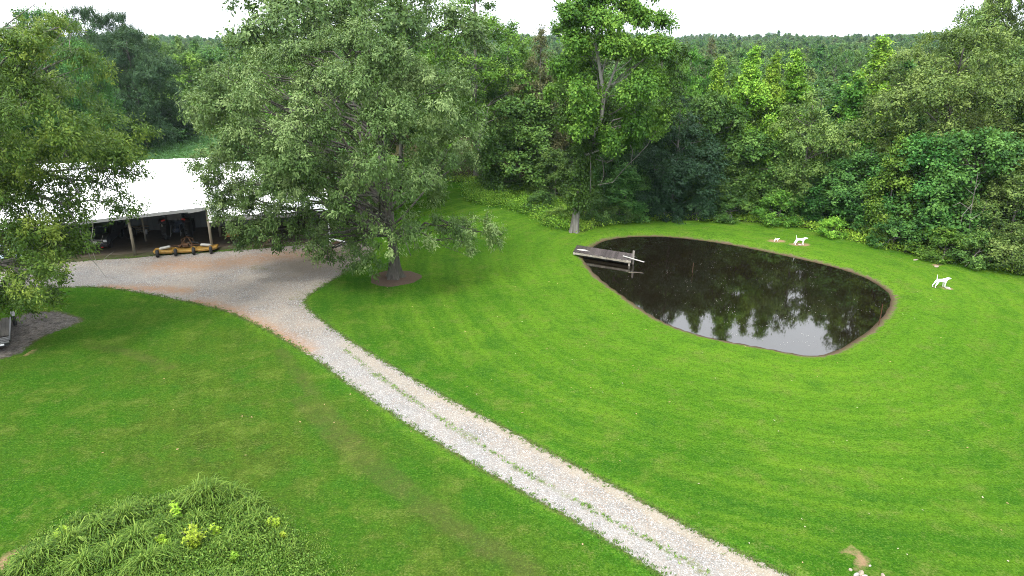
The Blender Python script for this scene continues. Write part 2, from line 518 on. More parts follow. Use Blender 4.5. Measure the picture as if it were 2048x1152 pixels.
def gravel_material(name, dark):
    t = NT(name)
    c, h = turf_nodes(t)
    rag = t.noise(1.3, 5, .7)
    rag2 = t.noise(7.0, 4, .7)
    jag = t.math('ADD', t.math('MULTIPLY', t.math('SUBTRACT', rag, .5), 1.1), t.math('MULTIPLY', t.math('SUBTRACT', rag2, .5), .8))
    stone = t.voro(26.0)
    sep = t.node('ShaderNodeSeparateColor')
    t.l.new(stone, sep.inputs[0])
    big = t.noise(.45, 5, .65)
    g = t.mix(t.map(sep.outputs[0], 0, 1), (.098, .094, .087), (.285, .276, .262))
    g = t.mix(t.map(sep.outputs[1], .8, .9), g, (.42, .41, .40))
    g = t.mix(t.map(sep.outputs[2], .82, .9, 0, .8), g, (.24, .15, .09))
    g = t.mix(t.map(t.noise(20.0, 4, .7), .35, .6, .45, 0), g, (.10, .095, .085))
    g = t.mix(t.math('MULTIPLY', t.map(big, .35, .62), .5), g, (.29, .25, .20))
    g = t.mix(t.math('MULTIPLY', t.attr('pale'), t.map(t.noise(1.1, 4, .7), .25, .6, .2, .6)), g, t.mix(sep.outputs[1], (.14, .139, .136), (.32, .319, .316)))
    clay = t.math('MULTIPLY', t.map(t.math('ADD', t.attr('clay'), t.math('MULTIPLY', jag, 1.1)), .1, .85), t.map(t.noise(3.0, 5, .7), .35, .6, .35, 1))
    g = t.mix(t.math('MULTIPLY', clay, .85), g, t.mix(t.noise(8.0, 5, .7), (.19, .09, .04), (.33, .20, .115)))
    sand = t.map(t.math('ADD', t.attr('sand'), t.math('MULTIPLY', jag, .3)), .35, .8)
    g = t.mix(t.math('MULTIPLY', sand, .62), g, t.mix(t.noise(9.0, 5, .7), (.20, .172, .128), (.30, .262, .20)))
    dust = t.map(t.math('ADD', t.attr('leafy'), t.math('MULTIPLY', jag, .5)), .3, .9)
    g = t.mix(t.math('MULTIPLY', dust, .75), g, t.mix(t.noise(12.0, 5, .75), (.055, .045, .034), (.20, .17, .13)))
    if dark: g = t.mix(t.map(t.noise(1.4, 5, .7), .35, .6, .55, .95), g, t.mix(t.map(t.noise(5.0, 5, .8), .36, .64), (.012, .010, .008), (.125, .115, .108)))  # left tree's shade on the gravel patch, painted in as dark mottling
    tuft = t.map(t.math('ADD', t.math('ADD', t.attr('strip'), t.math('MULTIPLY', jag, .6)), t.math('MULTIPLY', t.math('SUBTRACT', big, .5), 1.0)), .22, .06)
    weeds = t.math('MULTIPLY', t.map(t.math('ADD', t.attr('weedy'), t.math('MULTIPLY', jag, 1.1)), .6, .85), .9)
    grn = t.math('MAXIMUM', t.math('MULTIPLY', tuft, t.map(rag2, .42, .6)), t.math('MULTIPLY', weeds, t.map(rag2, .45, .6)))
    g = t.mix(t.math('MULTIPLY', grn, .85), g, t.mix(t.noise(24.0, 3), (.05, .07, .018), (.15, .16, .05)))
    m = t.map(t.math('ADD', t.attr('drive_sd'), t.math('MULTIPLY', jag, 1.6 if dark else .55)), .04, -.06)
    ed_ = t.math('ADD', t.attr('drive_sd'), t.math('MULTIPLY', jag, .55))
    soil_shadow = t.math('MULTIPLY', t.map(ed_, .24, .06), t.map(rag, .40, .58, .15, .8))
    c = t.mix(soil_shadow, c, (.075, .062, .035))  # brown soil and the shadow along the drive edge, both painted into the colour
    c = t.mix(m, c, g)
    dd = t.voro(26.0, out='Distance')
    hh = t.math('ADD', t.math('MULTIPLY', h, .6), t.math('MULTIPLY', dd, .6))
    return t.done(t.bsdf(c, .95, .0, 0, t.bump(hh, .8, .05)))

# ------------------------------------------------------------------ ground, drive, pond
gx = grid_axis(-2600, -46, 46, 2600, .42, 1.12)
gy = grid_axis(-400, 8, 74, 2800, .42, 1.075)
XX, YY = np.meshgrid(gx, gy)
gv = np.stack([XX.ravel(), YY.ravel(), np.zeros(XX.size)], 1)
nx, ny = len(gx), len(gy)
gi = np.arange(nx * ny).reshape(ny, nx)
gf = np.stack([gi[:-1, :-1].ravel(), gi[:-1, 1:].ravel(), gi[1:, 1:].ravel(), gi[1:, :-1].ravel()], 1)
gat = ground_attrs(gv)
psd = gat['pond_sd'][1]
gz = ground_z(gv[:, 0], gv[:, 1])
gz = gz + np.where(psd < 1.5, WATER_Z * (1 - sstep(.05, 1.5, psd)) - 1.1 * sstep(.1, -2.5, psd), 0.0)
rng0 = np.random.default_rng(5)
gv[:, 2] = gz
ground = link('ground', np_mesh('ground', gv, gf, ground_material(), gat, True))
tag(ground, kind='structure')

def sheet(name, poly, mat, pad, step, z, attrs):
    lo, hi = poly.min(0) - 1, poly.max(0) + 1
    xs, ys = np.arange(lo[0], hi[0], step), np.arange(lo[1], hi[1], step)
    X, Y = np.meshgrid(xs, ys)
    v = np.stack([X.ravel(), Y.ravel(), np.full(X.size, z)], 1)
    i = np.arange(X.size).reshape(X.shape)
    f = np.stack([i[:-1, :-1].ravel(), i[:-1, 1:].ravel(), i[1:, 1:].ravel(), i[1:, :-1].ravel()], 1)
    sd = poly_sd(v, poly)
    f = f[(sd[f] < pad).all(1)]
    used = np.unique(f)
    mp = np.full(len(v), -1)
    mp[used] = np.arange(len(used))
    v = v[used]
    at = attrs(v, sd[used])
    return link(name, np_mesh(name, v, mp[f], mat, at))
def blob_sum(v, spots):
    o = np.zeros(len(v))
    for px, py, rx, ry, k in spots:
        g = G(px, py)
        o = np.maximum(o, k * np.exp(-(((v[:, 0] - g[0]) / rx) ** 2 + ((v[:, 1] - g[1]) / ry) ** 2)))
    return o
def drive_attrs(v, sd):
    a = ground_attrs(v)
    ln = lambda pts: line_d(v, [G(x, y)[:2] for x, y in pts])
    clay = np.exp(-(ln([(390, 606), (450, 622), (520, 655), (560, 678), (600, 703)]) / .9) ** 2) * 1.0
    clay = np.maximum(clay, .85 * np.exp(-(ln([(210, 575), (300, 577), (370, 582)]) / .7) ** 2))
    clay = np.maximum(clay, .75 * np.exp(-(ln([(330, 530), (420, 530), (480, 522), (560, 512), (640, 508)]) / 1.9) ** 2))
    sand = np.exp(-(ln([(880, 795), (1000, 858), (1100, 915), (1200, 966), (1300, 1024), (1400, 1080), (1500, 1128), (1560, 1160)]) / .34) ** 2)
    sand = np.maximum(sand, .7 * np.exp(-(ln([(690, 690), (760, 735), (860, 800)]) / .55) ** 2))
    strip = line_d(v, STRIP)
    pale = np.exp(-(ln([(640, 690), (760, 790), (900, 875), (1050, 965), (1200, 1050), (1400, 1160)]) / 1.1) ** 2)
    pale = np.maximum(pale, .7 * np.exp(-(ln([(-50, 570), (120, 556), (260, 560)]) / 1.6) ** 2))
    leafy = blob_sum(v, [(620, 530, 4.0, 3.4, 1.0), (680, 505, 4.0, 2.5, 1.0), (560, 560, 2.2, 1.8, .55)])
    weedy = blob_sum(v, [(520, 535, 1.6, 1.6, .7), (600, 590, 1.5, 2.5, .7), (200, 538, 3, .8, .55), (480, 560, 1.5, 1.0, .5), (640, 570, 1.4, 1.4, .8), (330, 520, 3, .5, .5), (560, 508, 1.2, .4, .6)])
    a.update({'drive_sd': ('POINT', np.clip(sd, -8, 8)), 'clay': ('POINT', clay), 'sand': ('POINT', sand), 'strip': ('POINT', np.clip(strip, 0, 9)),
              'pale': ('POINT', pale), 'leafy': ('POINT', leafy), 'weedy': ('POINT', weedy)})
    return a
def patch_attrs(v, sd):
    a = ground_attrs(v)
    o = np.zeros(len(v))
    a.update({'drive_sd': ('POINT', np.clip(sd, -8, 8)), 'strip': ('POINT', o + 9), 'weedy': ('POINT', blob_sum(v, [(120, 640, 1.2, .7, .7)]))})
    return a
tag(sheet('driveway', DRIVE, gravel_material('drive_gravel', False), .75, .3, .004, drive_attrs), kind='structure')
tag(sheet('gravel_patch', PATCH, gravel_material('shaded_gravel', True), .75, .3, .004, patch_attrs), kind='structure')

t = NT('pond_water')
wb = t.bsdf(t.mix(t.noise(.25, 3), (.0042, .0032, .0016), (.008, .006, .003)), .035, .5, 0, t.bump(t.noise(1.6, 2, .5), .02, .02))
wb.inputs['IOR'].default_value = 1.75
M_WATER = t.done(wb)
pc = POND.mean(0)
pr = POND + (POND - pc) / np.linalg.norm(POND - pc, axis=1, keepdims=True) * .25
pv = [(p[0], p[1], WATER_Z) for p in pr] + [(pc[0], pc[1], WATER_Z)]
water = link('pond_water', bpy.data.meshes.new('pond_water'))
water.data.from_pydata(pv, [], [(i, (i + 1) % len(pr), len(pr)) for i in range(len(pr))])
water.data.materials.append(M_WATER)
tag(water, kind='structure')

# mulch ring under the big oak
OAK = G(790, 556)
t = NT('mulch')
M_MULCH = t.done(t.bsdf(t.mix(t.noise(11, 6, .75), (.028, .020, .015), (.15, .105, .075)), .95, .1, 0, t.bump(t.noise(22, 4, .7), 1.0, .06)))
rr = random.Random(3)
mv, mf = [(OAK[0], OAK[1], .06)], []
for k, (q, z) in enumerate(((.6, .06), (.93, .04), (1.0, .005))):
    for i in range(48):
        w = 2 * math.pi * i / 48
        q2 = q * (1.82 + .09 * math.sin(3 * w + 1) + .05 * math.sin(7 * w) + rr.uniform(-.04, .04))
        mv.append((OAK[0] + q2 * math.cos(w), OAK[1] + q2 * math.sin(w), z))
for i in range(48):
    j = (i + 1) % 48
    mf.append((0, 1 + i, 1 + j))
    for k in range(2): mf.append((1 + k * 48 + i, 1 + 48 + k * 48 + i, 1 + 48 + k * 48 + j, 1 + k * 48 + j))
mulch = link('mulch_bed', bpy.data.meshes.new('mulch_bed'))
mulch.data.from_pydata(mv, [], mf)
mulch.data.materials.append(M_MULCH)
tag(mulch, kind='structure')

# ------------------------------------------------------------------ trees
def leaf_mat(name, dark, mid, light, trans=.3, gloss=.14):
    t = NT(name)
    ti = t.attr('tint')
    r = t.node('ShaderNodeValToRGB')
    e = r.color_ramp.elements
    e[0].position, e[0].color = .12, dark + (1,)
    e[1].position, e[1].color = .9, light + (1,)
    m = e.new(.5)
    m.color = mid + (1,)
    t.l.new(ti, r.inputs['Fac'])
    rnd = t.node('ShaderNodeObjectInfo').outputs['Random']
    hs = t.node('ShaderNodeHueSaturation')
    t.put(hs.inputs['Hue'], t.map(rnd, 0, 1, .475, .515))
    t.put(hs.inputs['Value'], t.map(t.math('FRACT', t.math('MULTIPLY', rnd, 7.31)), 0, 1, .78, 1.18))
    t.l.new(r.outputs[0], hs.inputs['Color'])
    c = hs.outputs[0]
    b = t.bsdf(c, .5, gloss)
    tr = t.node('ShaderNodeBsdfTranslucent')
    t.l.new(t.mix(.5, c, (.16, .26, .02)), tr.inputs['Color'])
    mx = t.node('ShaderNodeMixShader')
    mx.inputs[0].default_value = trans
    t.l.new(b.outputs[0], mx.inputs[1])
    t.l.new(tr.outputs[0], mx.inputs[2])
    return t.done(mx)
def bark_mat(name, a, b, scale=4.0, lichen=None):
    t = NT(name)
    v = t.scale(t.obj(), (1.0, 1.0, .16))
    n = t.noise(scale, 6, .7, v, .4)
    c = t.mix(t.map(n, .3, .7), a, b)
    if lichen: c = t.mix(t.map(t.noise(1.3, 5, .7, t.obj()), .5, .72, 0, .7), c, lichen)
    return t.done(t.bsdf(c, .92, .12, 0, t.bump(n, 1.0, .07)))
LEAF = {
    'oak': leaf_mat('oak_leaf', (0.037, 0.073, 0.017), (0.090, 0.149, 0.041), (0.201, 0.268, 0.098), .22),
    'strap': leaf_mat('strap_leaf', (0.022, 0.068, 0.011), (0.061, 0.149, 0.022), (0.165, 0.268, 0.041), .26),
    'gum': leaf_mat('gum_leaf', (0.027, 0.088, 0.012), (0.076, 0.195, 0.024), (0.183, 0.342, 0.049), .3),
    'bright': leaf_mat('bright_leaf', (0.049, 0.142, 0.014), (0.133, 0.297, 0.029), (0.304, 0.500, 0.061), .3),
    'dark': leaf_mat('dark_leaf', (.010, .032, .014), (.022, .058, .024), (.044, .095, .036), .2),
    'mid': leaf_mat('mid_leaf', (0.018, 0.063, 0.013), (0.049, 0.137, 0.026), (0.117, 0.244, 0.049), .26),
    'olive': leaf_mat('olive_leaf', (0.032, 0.071, 0.015), (0.083, 0.151, 0.032), (0.183, 0.268, 0.068), .24),
    'silver': leaf_mat('silver_leaf', (0.041, 0.076, 0.029), (0.107, 0.159, 0.071), (0.366, 0.403, 0.262), .2),
    'tan': leaf_mat('tan_leaf', (.034, .058, .018), (.082, .108, .038), (.175, .185, .085), .2),
    'ivy': leaf_mat('ivy_leaf', (0.017, 0.050, 0.010), (0.041, 0.102, 0.016), (0.084, 0.168, 0.029), .2),
    'weed': leaf_mat('weed_leaf', (.040, .092, .012), (.098, .180, .024), (.200, .290, .050), .3),
    'turf': leaf_mat('turf_blade', (.030, .070, .008), (.065, .135, .012), (.130, .215, .026), .3),
    'lime': leaf_mat('lime_leaf', (.075, .20, .012), (.165, .34, .018), (.34, .50, .055), .3),
    'soy': leaf_mat('soy_leaf', (0.041, 0.108, 0.032), (0.072, 0.167, 0.054), (0.113, 0.225, 0.081), .25),
    'hazel': leaf_mat('woodland_leaf', (0.021, 0.066, 0.015), (0.052, 0.134, 0.028), (0.122, 0.238, 0.052), .26),
}
BARK = {'oak': bark_mat('oak_bark', (.026, .023, .020), (.125, .115, .10), 5.0, (.10, .11, .075)),
        'pale': bark_mat('pale_bark', (.085, .078, .070), (.27, .26, .235), 3.0, (.08, .095, .05)),
        'grey': bark_mat('grey_bark', (.07, .064, .057), (.22, .205, .185), 4.0),
        'birch': bark_mat('pale_limb_bark', (.20, .19, .17), (.46, .44, .41), 3.0),
        'dead': bark_mat('dead_bark', (.12, .105, .09), (.36, .335, .30), 4.0)}

def nrm(a): return a / (np.linalg.norm(a, axis=1, keepdims=True) + 1e-9)
def leaf_cloud(rng, lobes, center, n, L, Wd, droop=.4, flat=.75, clr=.55, per=14, spread=.6, up=.5, wander=1.0):
    """Leaves sit along short twigs, twigs make clumps on the outside of each bough (lobe)."""
    lobes = np.asarray(lobes, float)
    wgt = lobes[:, 3] ** 2
    nc = max(1, n // per)
    li = rng.choice(len(lobes), nc, p=wgt / wgt.sum())
    lc, lr = lobes[li, :3], lobes[li, 3:4]
    out = lc - np.asarray(center)[None]
    out = nrm(out * np.array([1, 1, .7]))
    d = nrm(rng.normal(size=(nc, 3)) * spread * 1.5 + out * .8 + np.array([0, 0, up]))
    q_ = rng.uniform(.35, 1.08, (nc, 1)) ** .6
    al = (d * out).sum(1, keepdims=True)
    hz_ = out * np.array([1, 1, .25])
    cp = lc + (d * np.array([1, 1, flat]) + hz_ * al * .45) * lr * q_
    cp[:, 2:3] -= np.clip(al, 0, 1) ** 2 * lr * .22 * (1 + droop)
    ct = rng.normal(0, .15, nc) + rng.normal(0, .13, len(lobes))[li] + .46
    k = np.repeat(np.arange(nc), per)
    m = len(k)
    twig = nrm(np.repeat(d, per, 0) * .8 + np.repeat(rng.normal(size=(nc, 3)) * .55, per, 0) + rng.normal(size=(m, 3)) * .42 * wander + np.array([0, 0, -droop * .6]))
    s = rng.uniform(-.35, 1.0, (m, 1)) * clr * rng.uniform(.7, 1.25, (nc, 1))[k]
    p = cp[k] + twig * s + rng.normal(size=(m, 3)) * clr * .24
    ax = nrm(twig * .6 + rng.normal(size=(m, 3)) * .6 + np.array([0, 0, -droop]))
    nr = np.array([0, 0, .45]) + d[k] * .75 + (p - cp[k]) / clr * .45 + rng.normal(size=(m, 3)) * .32
    sd = nrm(np.cross(nr, ax))
    nr = nrm(np.cross(ax, sd))
    sc = rng.uniform(.65, 1.25, (m, 1))
    v = np.empty((m, 4, 3), np.float32)
    v[:, 0] = p
    v[:, 1] = p + ax * L * .45 * sc + sd * Wd * .5 * sc - nr * .12 * Wd
    v[:, 2] = p + ax * L * sc - np.array([0, 0, 1]) * droop * .12 * L
    v[:, 3] = p + ax * L * .45 * sc - sd * Wd * .5 * sc - nr * .12 * Wd
    tint = np.clip(ct[k] + rng.normal(0, .09, m) + .10 * s[:, 0] / clr, 0, 1)
    return v.reshape(-1, 3), np.arange(4 * m).reshape(m, 4), tint
def crown_obj(name, cloud, mat, parent):
    v, f, t = cloud
    o = link(name, np_mesh(name, v, f, mat, {'tint': ('FACE', t)}), None, parent)
    o['kind'] = 'stuff'
    return o
def bez(a, b, c, n):
    q = np.linspace(0, 1, n)[:, None]
    return (1 - q) ** 2 * np.asarray(a) + 2 * q * (1 - q) * np.asarray(b) + q * q * np.asarray(c)
def wood_frame(rng, path, r0, lobes, n_limb, zlo, n_twig=3, flare=.55, sides=9, top=.9):
    """Trunk along a path with root flare, limbs that arch out to the boughs, twigs inside them."""
    mb = MB()
    path = np.asarray(path, float)
    n = len(path)
    q = np.linspace(0, 1, n)
    rad = r0 * (1 - q * top) ** .85
    H = path[-1, 2]
    rad = rad * (1 + flare * np.exp(-path[:, 2] / (r0 * 1.6)))
    # root flare: an uneven, ribbed cross-section near the base
    k = sides if sides > 9 else sides
    vs, fs = [], []
    ph = rng.uniform(0, 6.28, 3)
    for i, p in enumerate(path):
        rib = .22 * math.exp(-p[2] / (r0 * 2.2)) + .035
        for j in range(k):
            w = 2 * math.pi * j / k
            rr_ = rad[i] * (1 + rib * (math.sin(5 * w + ph[0]) + .5 * math.sin(3 * w + ph[1])) if k > 9 else 1)
            vs.append((p[0] + rr_ * math.cos(w), p[1] + rr_ * math.sin(w), p[2]))
    for i in range(n - 1):
        for j in range(k):
            l = (j + 1) % k
            fs.append((i * k + j, i * k + l, i * k + k + l, i * k + k + j))
    fs.append(tuple(range((n - 1) * k, n * k)))
    mb.add(vs, fs)
    lobes = np.asarray(lobes, float)
    idx = rng.permutation(len(lobes))[:n_limb]
    for i in idx:
        c = lobes[i, :3]
        h = np.hypot(*(c[:2] - path[n // 2, :2]))
        z = float(np.clip(c[2] - h * rng.uniform(.35, .8), zlo, H * .9))
        j = int(np.clip(np.searchsorted(path[:, 2], z), 1, n - 1))
        f = (z - path[j - 1, 2]) / max(1e-6, path[j, 2] - path[j - 1, 2])
        f = min(max(f, 0), 1)
        a = path[j - 1] * (1 - f) + path[j] * f
        ra = rad[j] * rng.uniform(.3, .5)
        mid = a * .5 + c * .5 + np.array([0, 0, .12 * h]) + rng.normal(0, .06 * h + .05, 3)
        pts = bez(a, mid, c, 7)
        pts[1:-1] += rng.normal(0, .03 * h + .02, (5, 3))
        mb.tube(pts, np.linspace(max(ra, .05), .025, 7), 6 if sides > 9 else 5, False)
        for _ in range(n_twig):
            u = rng.integers(3, 7)
            e = c + rng.normal(size=3) * lobes[i, 3] * .6
            m2 = pts[u] * .5 + e * .5 + rng.normal(0, .15, 3)
            mb.tube(bez(pts[u], m2, e, 4), np.linspace(.035, .012, 4), 4, False)
    return mb
def prof_lobes(rng, H, zb, Rm, kind, n, lr, inner=.2, wob=.2, asym=None):
    """Bough positions for a free-standing crown; kind sets the outline."""
    P = {'dome': lambda t: np.sqrt(np.clip(1 - ((t - .38) / .64) ** 2, 0, 1)),
         'cone': lambda t: (1 - t) ** .74 * np.clip(.62 + t * 2.2, 0, 1),
         'spire': lambda t: (1 - t) ** .9 * np.clip(.55 + t * 3, 0, 1),
         'column': lambda t: np.clip(1 - t ** 2.6, 0, 1) * np.clip(.7 + t * 1.2, 0, 1),
         'vase': lambda t: np.clip(.3 + t * 1.1, 0, 1) * np.sqrt(np.clip(1.02 - ((t - .55) / .5) ** 2 * (t > .55), 0.02, 1))}[kind]
    out = []
    ph = rng.uniform(0, 6.28, 4)
    i = 0
    while len(out) < n and i < n * 60:
        i += 1
        t = rng.uniform(.0, 1.0)
        r = float(P(t))
        if rng.uniform() > r * .75 + (.4 if kind == 'cone' else .22): continue
        az = i * 2.39996 + rng.normal(0, .4)
        w = 1 + wob * (math.sin(2 * az + ph[0] + 3 * t) * .6 + math.sin(3 * az + ph[1] - 4 * t) * .6)
        q = rng.uniform(.1, .55) if rng.uniform() < inner else rng.uniform(.68, .98)
        l = lr * rng.uniform(.65, 1.35) * ((.34 + .66 * r) if kind in ('cone', 'spire') else (.45 + .55 * r))
        rad = max(0, r * Rm * w * q - l * .3)
        z = zb + t * (H - zb) - l * .35
        x, y = rad * math.cos(az), rad * math.sin(az)
        if asym is not None: x, y = x + asym[0] * t, y + asym[1] * t
        out.append((x, y, max(z, l * .5), l))
    for k, t in enumerate(np.linspace(.66, 1.0, 11)):      # the leader and the boughs round it
        r = float(P(min(t, .985)))
        l = max(.34 * lr, lr * (.30 + .6 * r)) * rng.uniform(.85, 1.15)
        az = k * 2.4 + ph[2]
        rad = max(0, r * Rm * .62 - l * .3)
        out.append((rad * math.cos(az), rad * math.sin(az), zb + t * (H - zb) - l * .6, l))
    return np.array(out)
def outline_lobes(rng, poly, Y0, th, n, lo, hi, inset=.9):
    """Boughs filling a crown whose outline was surveyed from the photograph; th is half its depth."""
    P = np.array(poly, float)
    c = P.mean(0)
    mn, mx = P.min(0), P.max(0)
    out = []
    while len(out) < n:
        q = rng.uniform(mn, mx)
        if poly_sd(q[None], P)[0] > 0: continue
        d = q - c
        # distance to the outline along d
        best = 1e9
        for a, b in zip(P, np.roll(P, -1, 0)):
            e = b - a
            den = d[0] * e[1] - d[1] * e[0]
            if abs(den) < 1e-9: continue
            s = ((a[0] - c[0]) * e[1] - (a[1] - c[1]) * e[0]) / den
            u = ((a[0] - c[0]) * d[1] - (a[1] - c[1]) * d[0]) / den
            if s > 0 and 0 <= u <= 1: best = min(best, s)
        f = min(1.0, 1 / best)
        t = th * math.sqrt(max(0, 1 - f * f))
        sgn = -1 if rng.uniform() < .62 else 1
        Y = Y0 + sgn * t * rng.uniform(.35, 1.0)
        q2 = c + d * inset
        p = A(q2[0], q2[1], Y)
        r = rng.uniform(lo, hi) * (1.0 - .35 * f)
        if p[2] < .4: continue
        out.append((p[0], p[1], p[2], r))
    return np.array(out)
def straight(rng, x, y, H, lean=(0, 0), wob=.12, n=14):
    q = np.linspace(0, 1, n)
    p = np.stack([x + lean[0] * q ** 1.3, y + lean[1] * q ** 1.3, H * q], 1)
    p[1:-1, :2] += np.cumsum(rng.normal(0, wob * H / 100, (n - 2, 2)), 0)
    z0 = .0
    p[0, 2] = -.15
    return p

# --- the big oak beside the drive
rg = np.random.default_rng(11)
big_oak = empty('oak_tree', (0, 0, 0))
tag(big_oak, 'great grey-green oak in a mulch ring beside the drive, its boughs hanging over the barn', 'tree')
OAK_OUT = [(760, 10), (800, 40), (850, 55), (900, 110), (945, 160), (955, 230), (960, 300), (990, 340), (985, 400), (992, 440), (955, 470), (905, 480),
           (850, 455), (760, 470), (700, 505), (650, 480), (600, 440), (560, 470), (480, 490), (460, 430), (430, 385), (375, 340), (368, 290), (385, 240),
           (372, 190), (420, 130), (500, 95), (600, 80), (650, 40), (710, 28)]
lob = outline_lobes(rg, OAK_OUT, 47.0, 8.5, 115, 1.0, 2.0, .89)
extra = [A(x, y, Y).tolist() + [r] for x, y, Y, r in [(720, 500, 43.5, 1.0), (745, 525, 43, .7), (700, 520, 44, .6), (520, 455, 45, 1.1), (500, 480, 45, .7), (560, 430, 45, 1.1), (640, 470, 44, 1.0), (950, 455, 45, 1.2),
          (975, 465, 46, .8), (905, 465, 44, .9), (810, 440, 42, 1.1), (840, 470, 42.5, .8), (440, 385, 46, 1.0), (770, 470, 41.5, 1.1), (655, 500, 46, .8), (930, 485, 45, .6), (470, 410, 46, 1.2), (500, 440, 45, 1.1), (545, 455, 45, 1.1), (590, 400, 45.5, 1.2), (620, 430, 45.5, 1.1), (640, 400, 46, 1.1), (600, 470, 45, .8), (655, 450, 46, 1.0), (575, 485, 45, .6), (490, 385, 46, 1.2), (540, 395, 46, 1.3), (640, 500, 46.5, .6), (445, 345, 46, 1.1)]]
lob = np.vstack([lob, extra])
ctr = np.array([OAK[0] - 2, OAK[1] + .5, 8.0])
pth = straight(rg, OAK[0], OAK[1], 16.5, (-.8, .4), .35, 18)
zz = np.concatenate([[-.1, .12, .3, .55, .9, 1.4, 2.2], np.linspace(3.2, 16.5, 11)])
pth = np.stack([np.interp(zz, pth[:, 2], pth[:, 0]), np.interp(zz, pth[:, 2], pth[:, 1]), zz], 1)
wood_frame(rg, pth, .44, lob, 95, 3.2, 3, .5, 28, .86).build('trunk', BARK['oak'], big_oak, True)
mb = MB()
mb.tube([A(805, 452, 45.5), A(810, 480, 45), A(822, 512, 44.6)], [.05, .04, .02], 5)
mb.build('broken_branch', BARK['grey'], big_oak, True)
cl = leaf_cloud(rg, lob, ctr, 150000, .20, .088, .55, .8, .46, 42, .62, .4)
crown_obj('crown', cl, LEAF['oak'], big_oak)

# --- the tree at the left edge
rg = np.random.default_rng(12)
left_tree = empty('shade_tree')
tag(left_tree, 'large yellow-green tree with narrow drooping leaves at the left edge, limbs over the barn roof', 'tree')
LT = G(-150, 612)
up_out = [(-320, 60), (-150, 15), (0, 40), (60, 32), (120, 40), (160, 75), (185, 120), (205, 180), (235, 205), (262, 245), (275, 280), (258, 308), (240, 325), (150, 335),
          (90, 360), (60, 380), (-60, 420), (-320, 420)]
lo_out = [(-250, 380), (-60, 380), (50, 390), (105, 440), (125, 480), (120, 540), (105, 590), (60, 625), (0, 650), (-120, 670), (-280, 620)]
l1 = outline_lobes(rg, up_out, 38.5, 7.5, 85, 1.0, 1.9, .95)
l2 = outline_lobes(rg, lo_out, 35.0, 3.2, 60, .7, 1.35, .97)
lob = np.vstack([l1, l2, [A(x, y, Y).tolist() + [r] for x, y, Y, r in [(15, 345, 36.5, 1.0), (40, 395, 36, .9), (20, 430, 35.5, 1.0), (60, 440, 35.5, .8), (75, 470, 35.2, .8), (50, 350, 37, .8), (100, 500, 34.8, .7), (95, 545, 34.5, .7), (30, 600, 34.5, .9), (85, 585, 34.3, .6), (110, 475, 35, .6)]]])
ctr = np.array([LT[0], LT[1], 8.0])
pth = straight(rg, LT[0], LT[1], 15.5, (1, -.5), .3, 16)
mb = wood_frame(rg, pth, .55, lob, 70, 3.0, 3, .6, 22, .88)
# limbs that show against the white roof, and their sparse sprays
roof_sprays = []
for pts, r in (([(-60, 300, 38), (80, 345, 37), (140, 358, 36.5), (160, 390, 36), (155, 420, 35.8)], .10),
               ([(-60, 340, 38), (60, 385, 36.5), (130, 410, 35.8), (150, 440, 35.4), (160, 462, 35.2), (166, 480, 35.1)], .12),
               ([(140, 358, 36.5), (190, 365, 37), (240, 385, 37.2), (268, 408, 37.3)], .05),
               ([(80, 345, 37), (180, 335, 37.5), (240, 338, 37.8), (285, 345, 38)], .06),
               ([(130, 410, 35.8), (180, 400, 36.2), (230, 405, 36.5), (255, 420, 36.6)], .045),
               ([(60, 385, 36.5), (110, 440, 35.6), (140, 470, 35.2)], .05)):
    P = [A(*p) for p in pts]
    mb.tube(P, np.linspace(r, .02, len(P)), 6, False)
    for p in P[1:]:
        roof_sprays.append(list(p) + [.45])
roof_sprays += [A(x, y, Y).tolist() + [r] for x, y, Y, r in [(200, 345, 37.5, .5), (225, 360, 37.3, .5), (250, 345, 37.6, .45), (272, 335, 37.9, .45), (205, 395, 36.5, .4), (235, 420, 36.4, .35), (262, 405, 37, .35),
                (175, 375, 36.6, .5), (110, 370, 36.6, .8), (120, 420, 35.8, .6), (100, 400, 36, .8), (150, 345, 37, .7), (95, 345, 37, .9), (185, 330, 37.8, .6), (225, 325, 38, .6), (150, 450, 35.5, .4), (215, 440, 36, .25), (130, 395, 36, .5)]]
mb.build('trunk', BARK['grey'], left_tree, True)
mb = MB()
for pts, r in (([(166, 480), (176, 500), (180, 515), (195, 532), (205, 545)], .035), ([(160, 462), (175, 472), (182, 480), (184, 500)], .03), ([(182, 480), (186, 455), (185, 440)], .025),
               ([(184, 500), (195, 530), (215, 512), (228, 503)], .018), ([(195, 532), (212, 555), (235, 557)], .012), ([(182, 480), (200, 490), (206, 470)], .015)):
    mb.tube([A(x, y, 35.0 + .1 * i) for i, (x, y) in enumerate(pts)], np.linspace(r, .008, len(pts)), 5, False)
mb.build('bare_branch', BARK['dead'], left_tree, True)
v1 = leaf_cloud(rg, lob, ctr, 130000, .21, .07, .35, .7, .42, 32, .66, .5, 1.2)
v2 = leaf_cloud(rg, np.array(roof_sprays), ctr, 9000, .20, .07, .5, .7, .42, 14, 1.0, .1)
cv = np.vstack([v1[0], v2[0]])
cf = np.vstack([v1[1], v2[1] + len(v1[0])])
crown_obj('crown', (cv, cf, np.concatenate([v1[2], v2[2] * .75])), LEAF['strap'], left_tree)

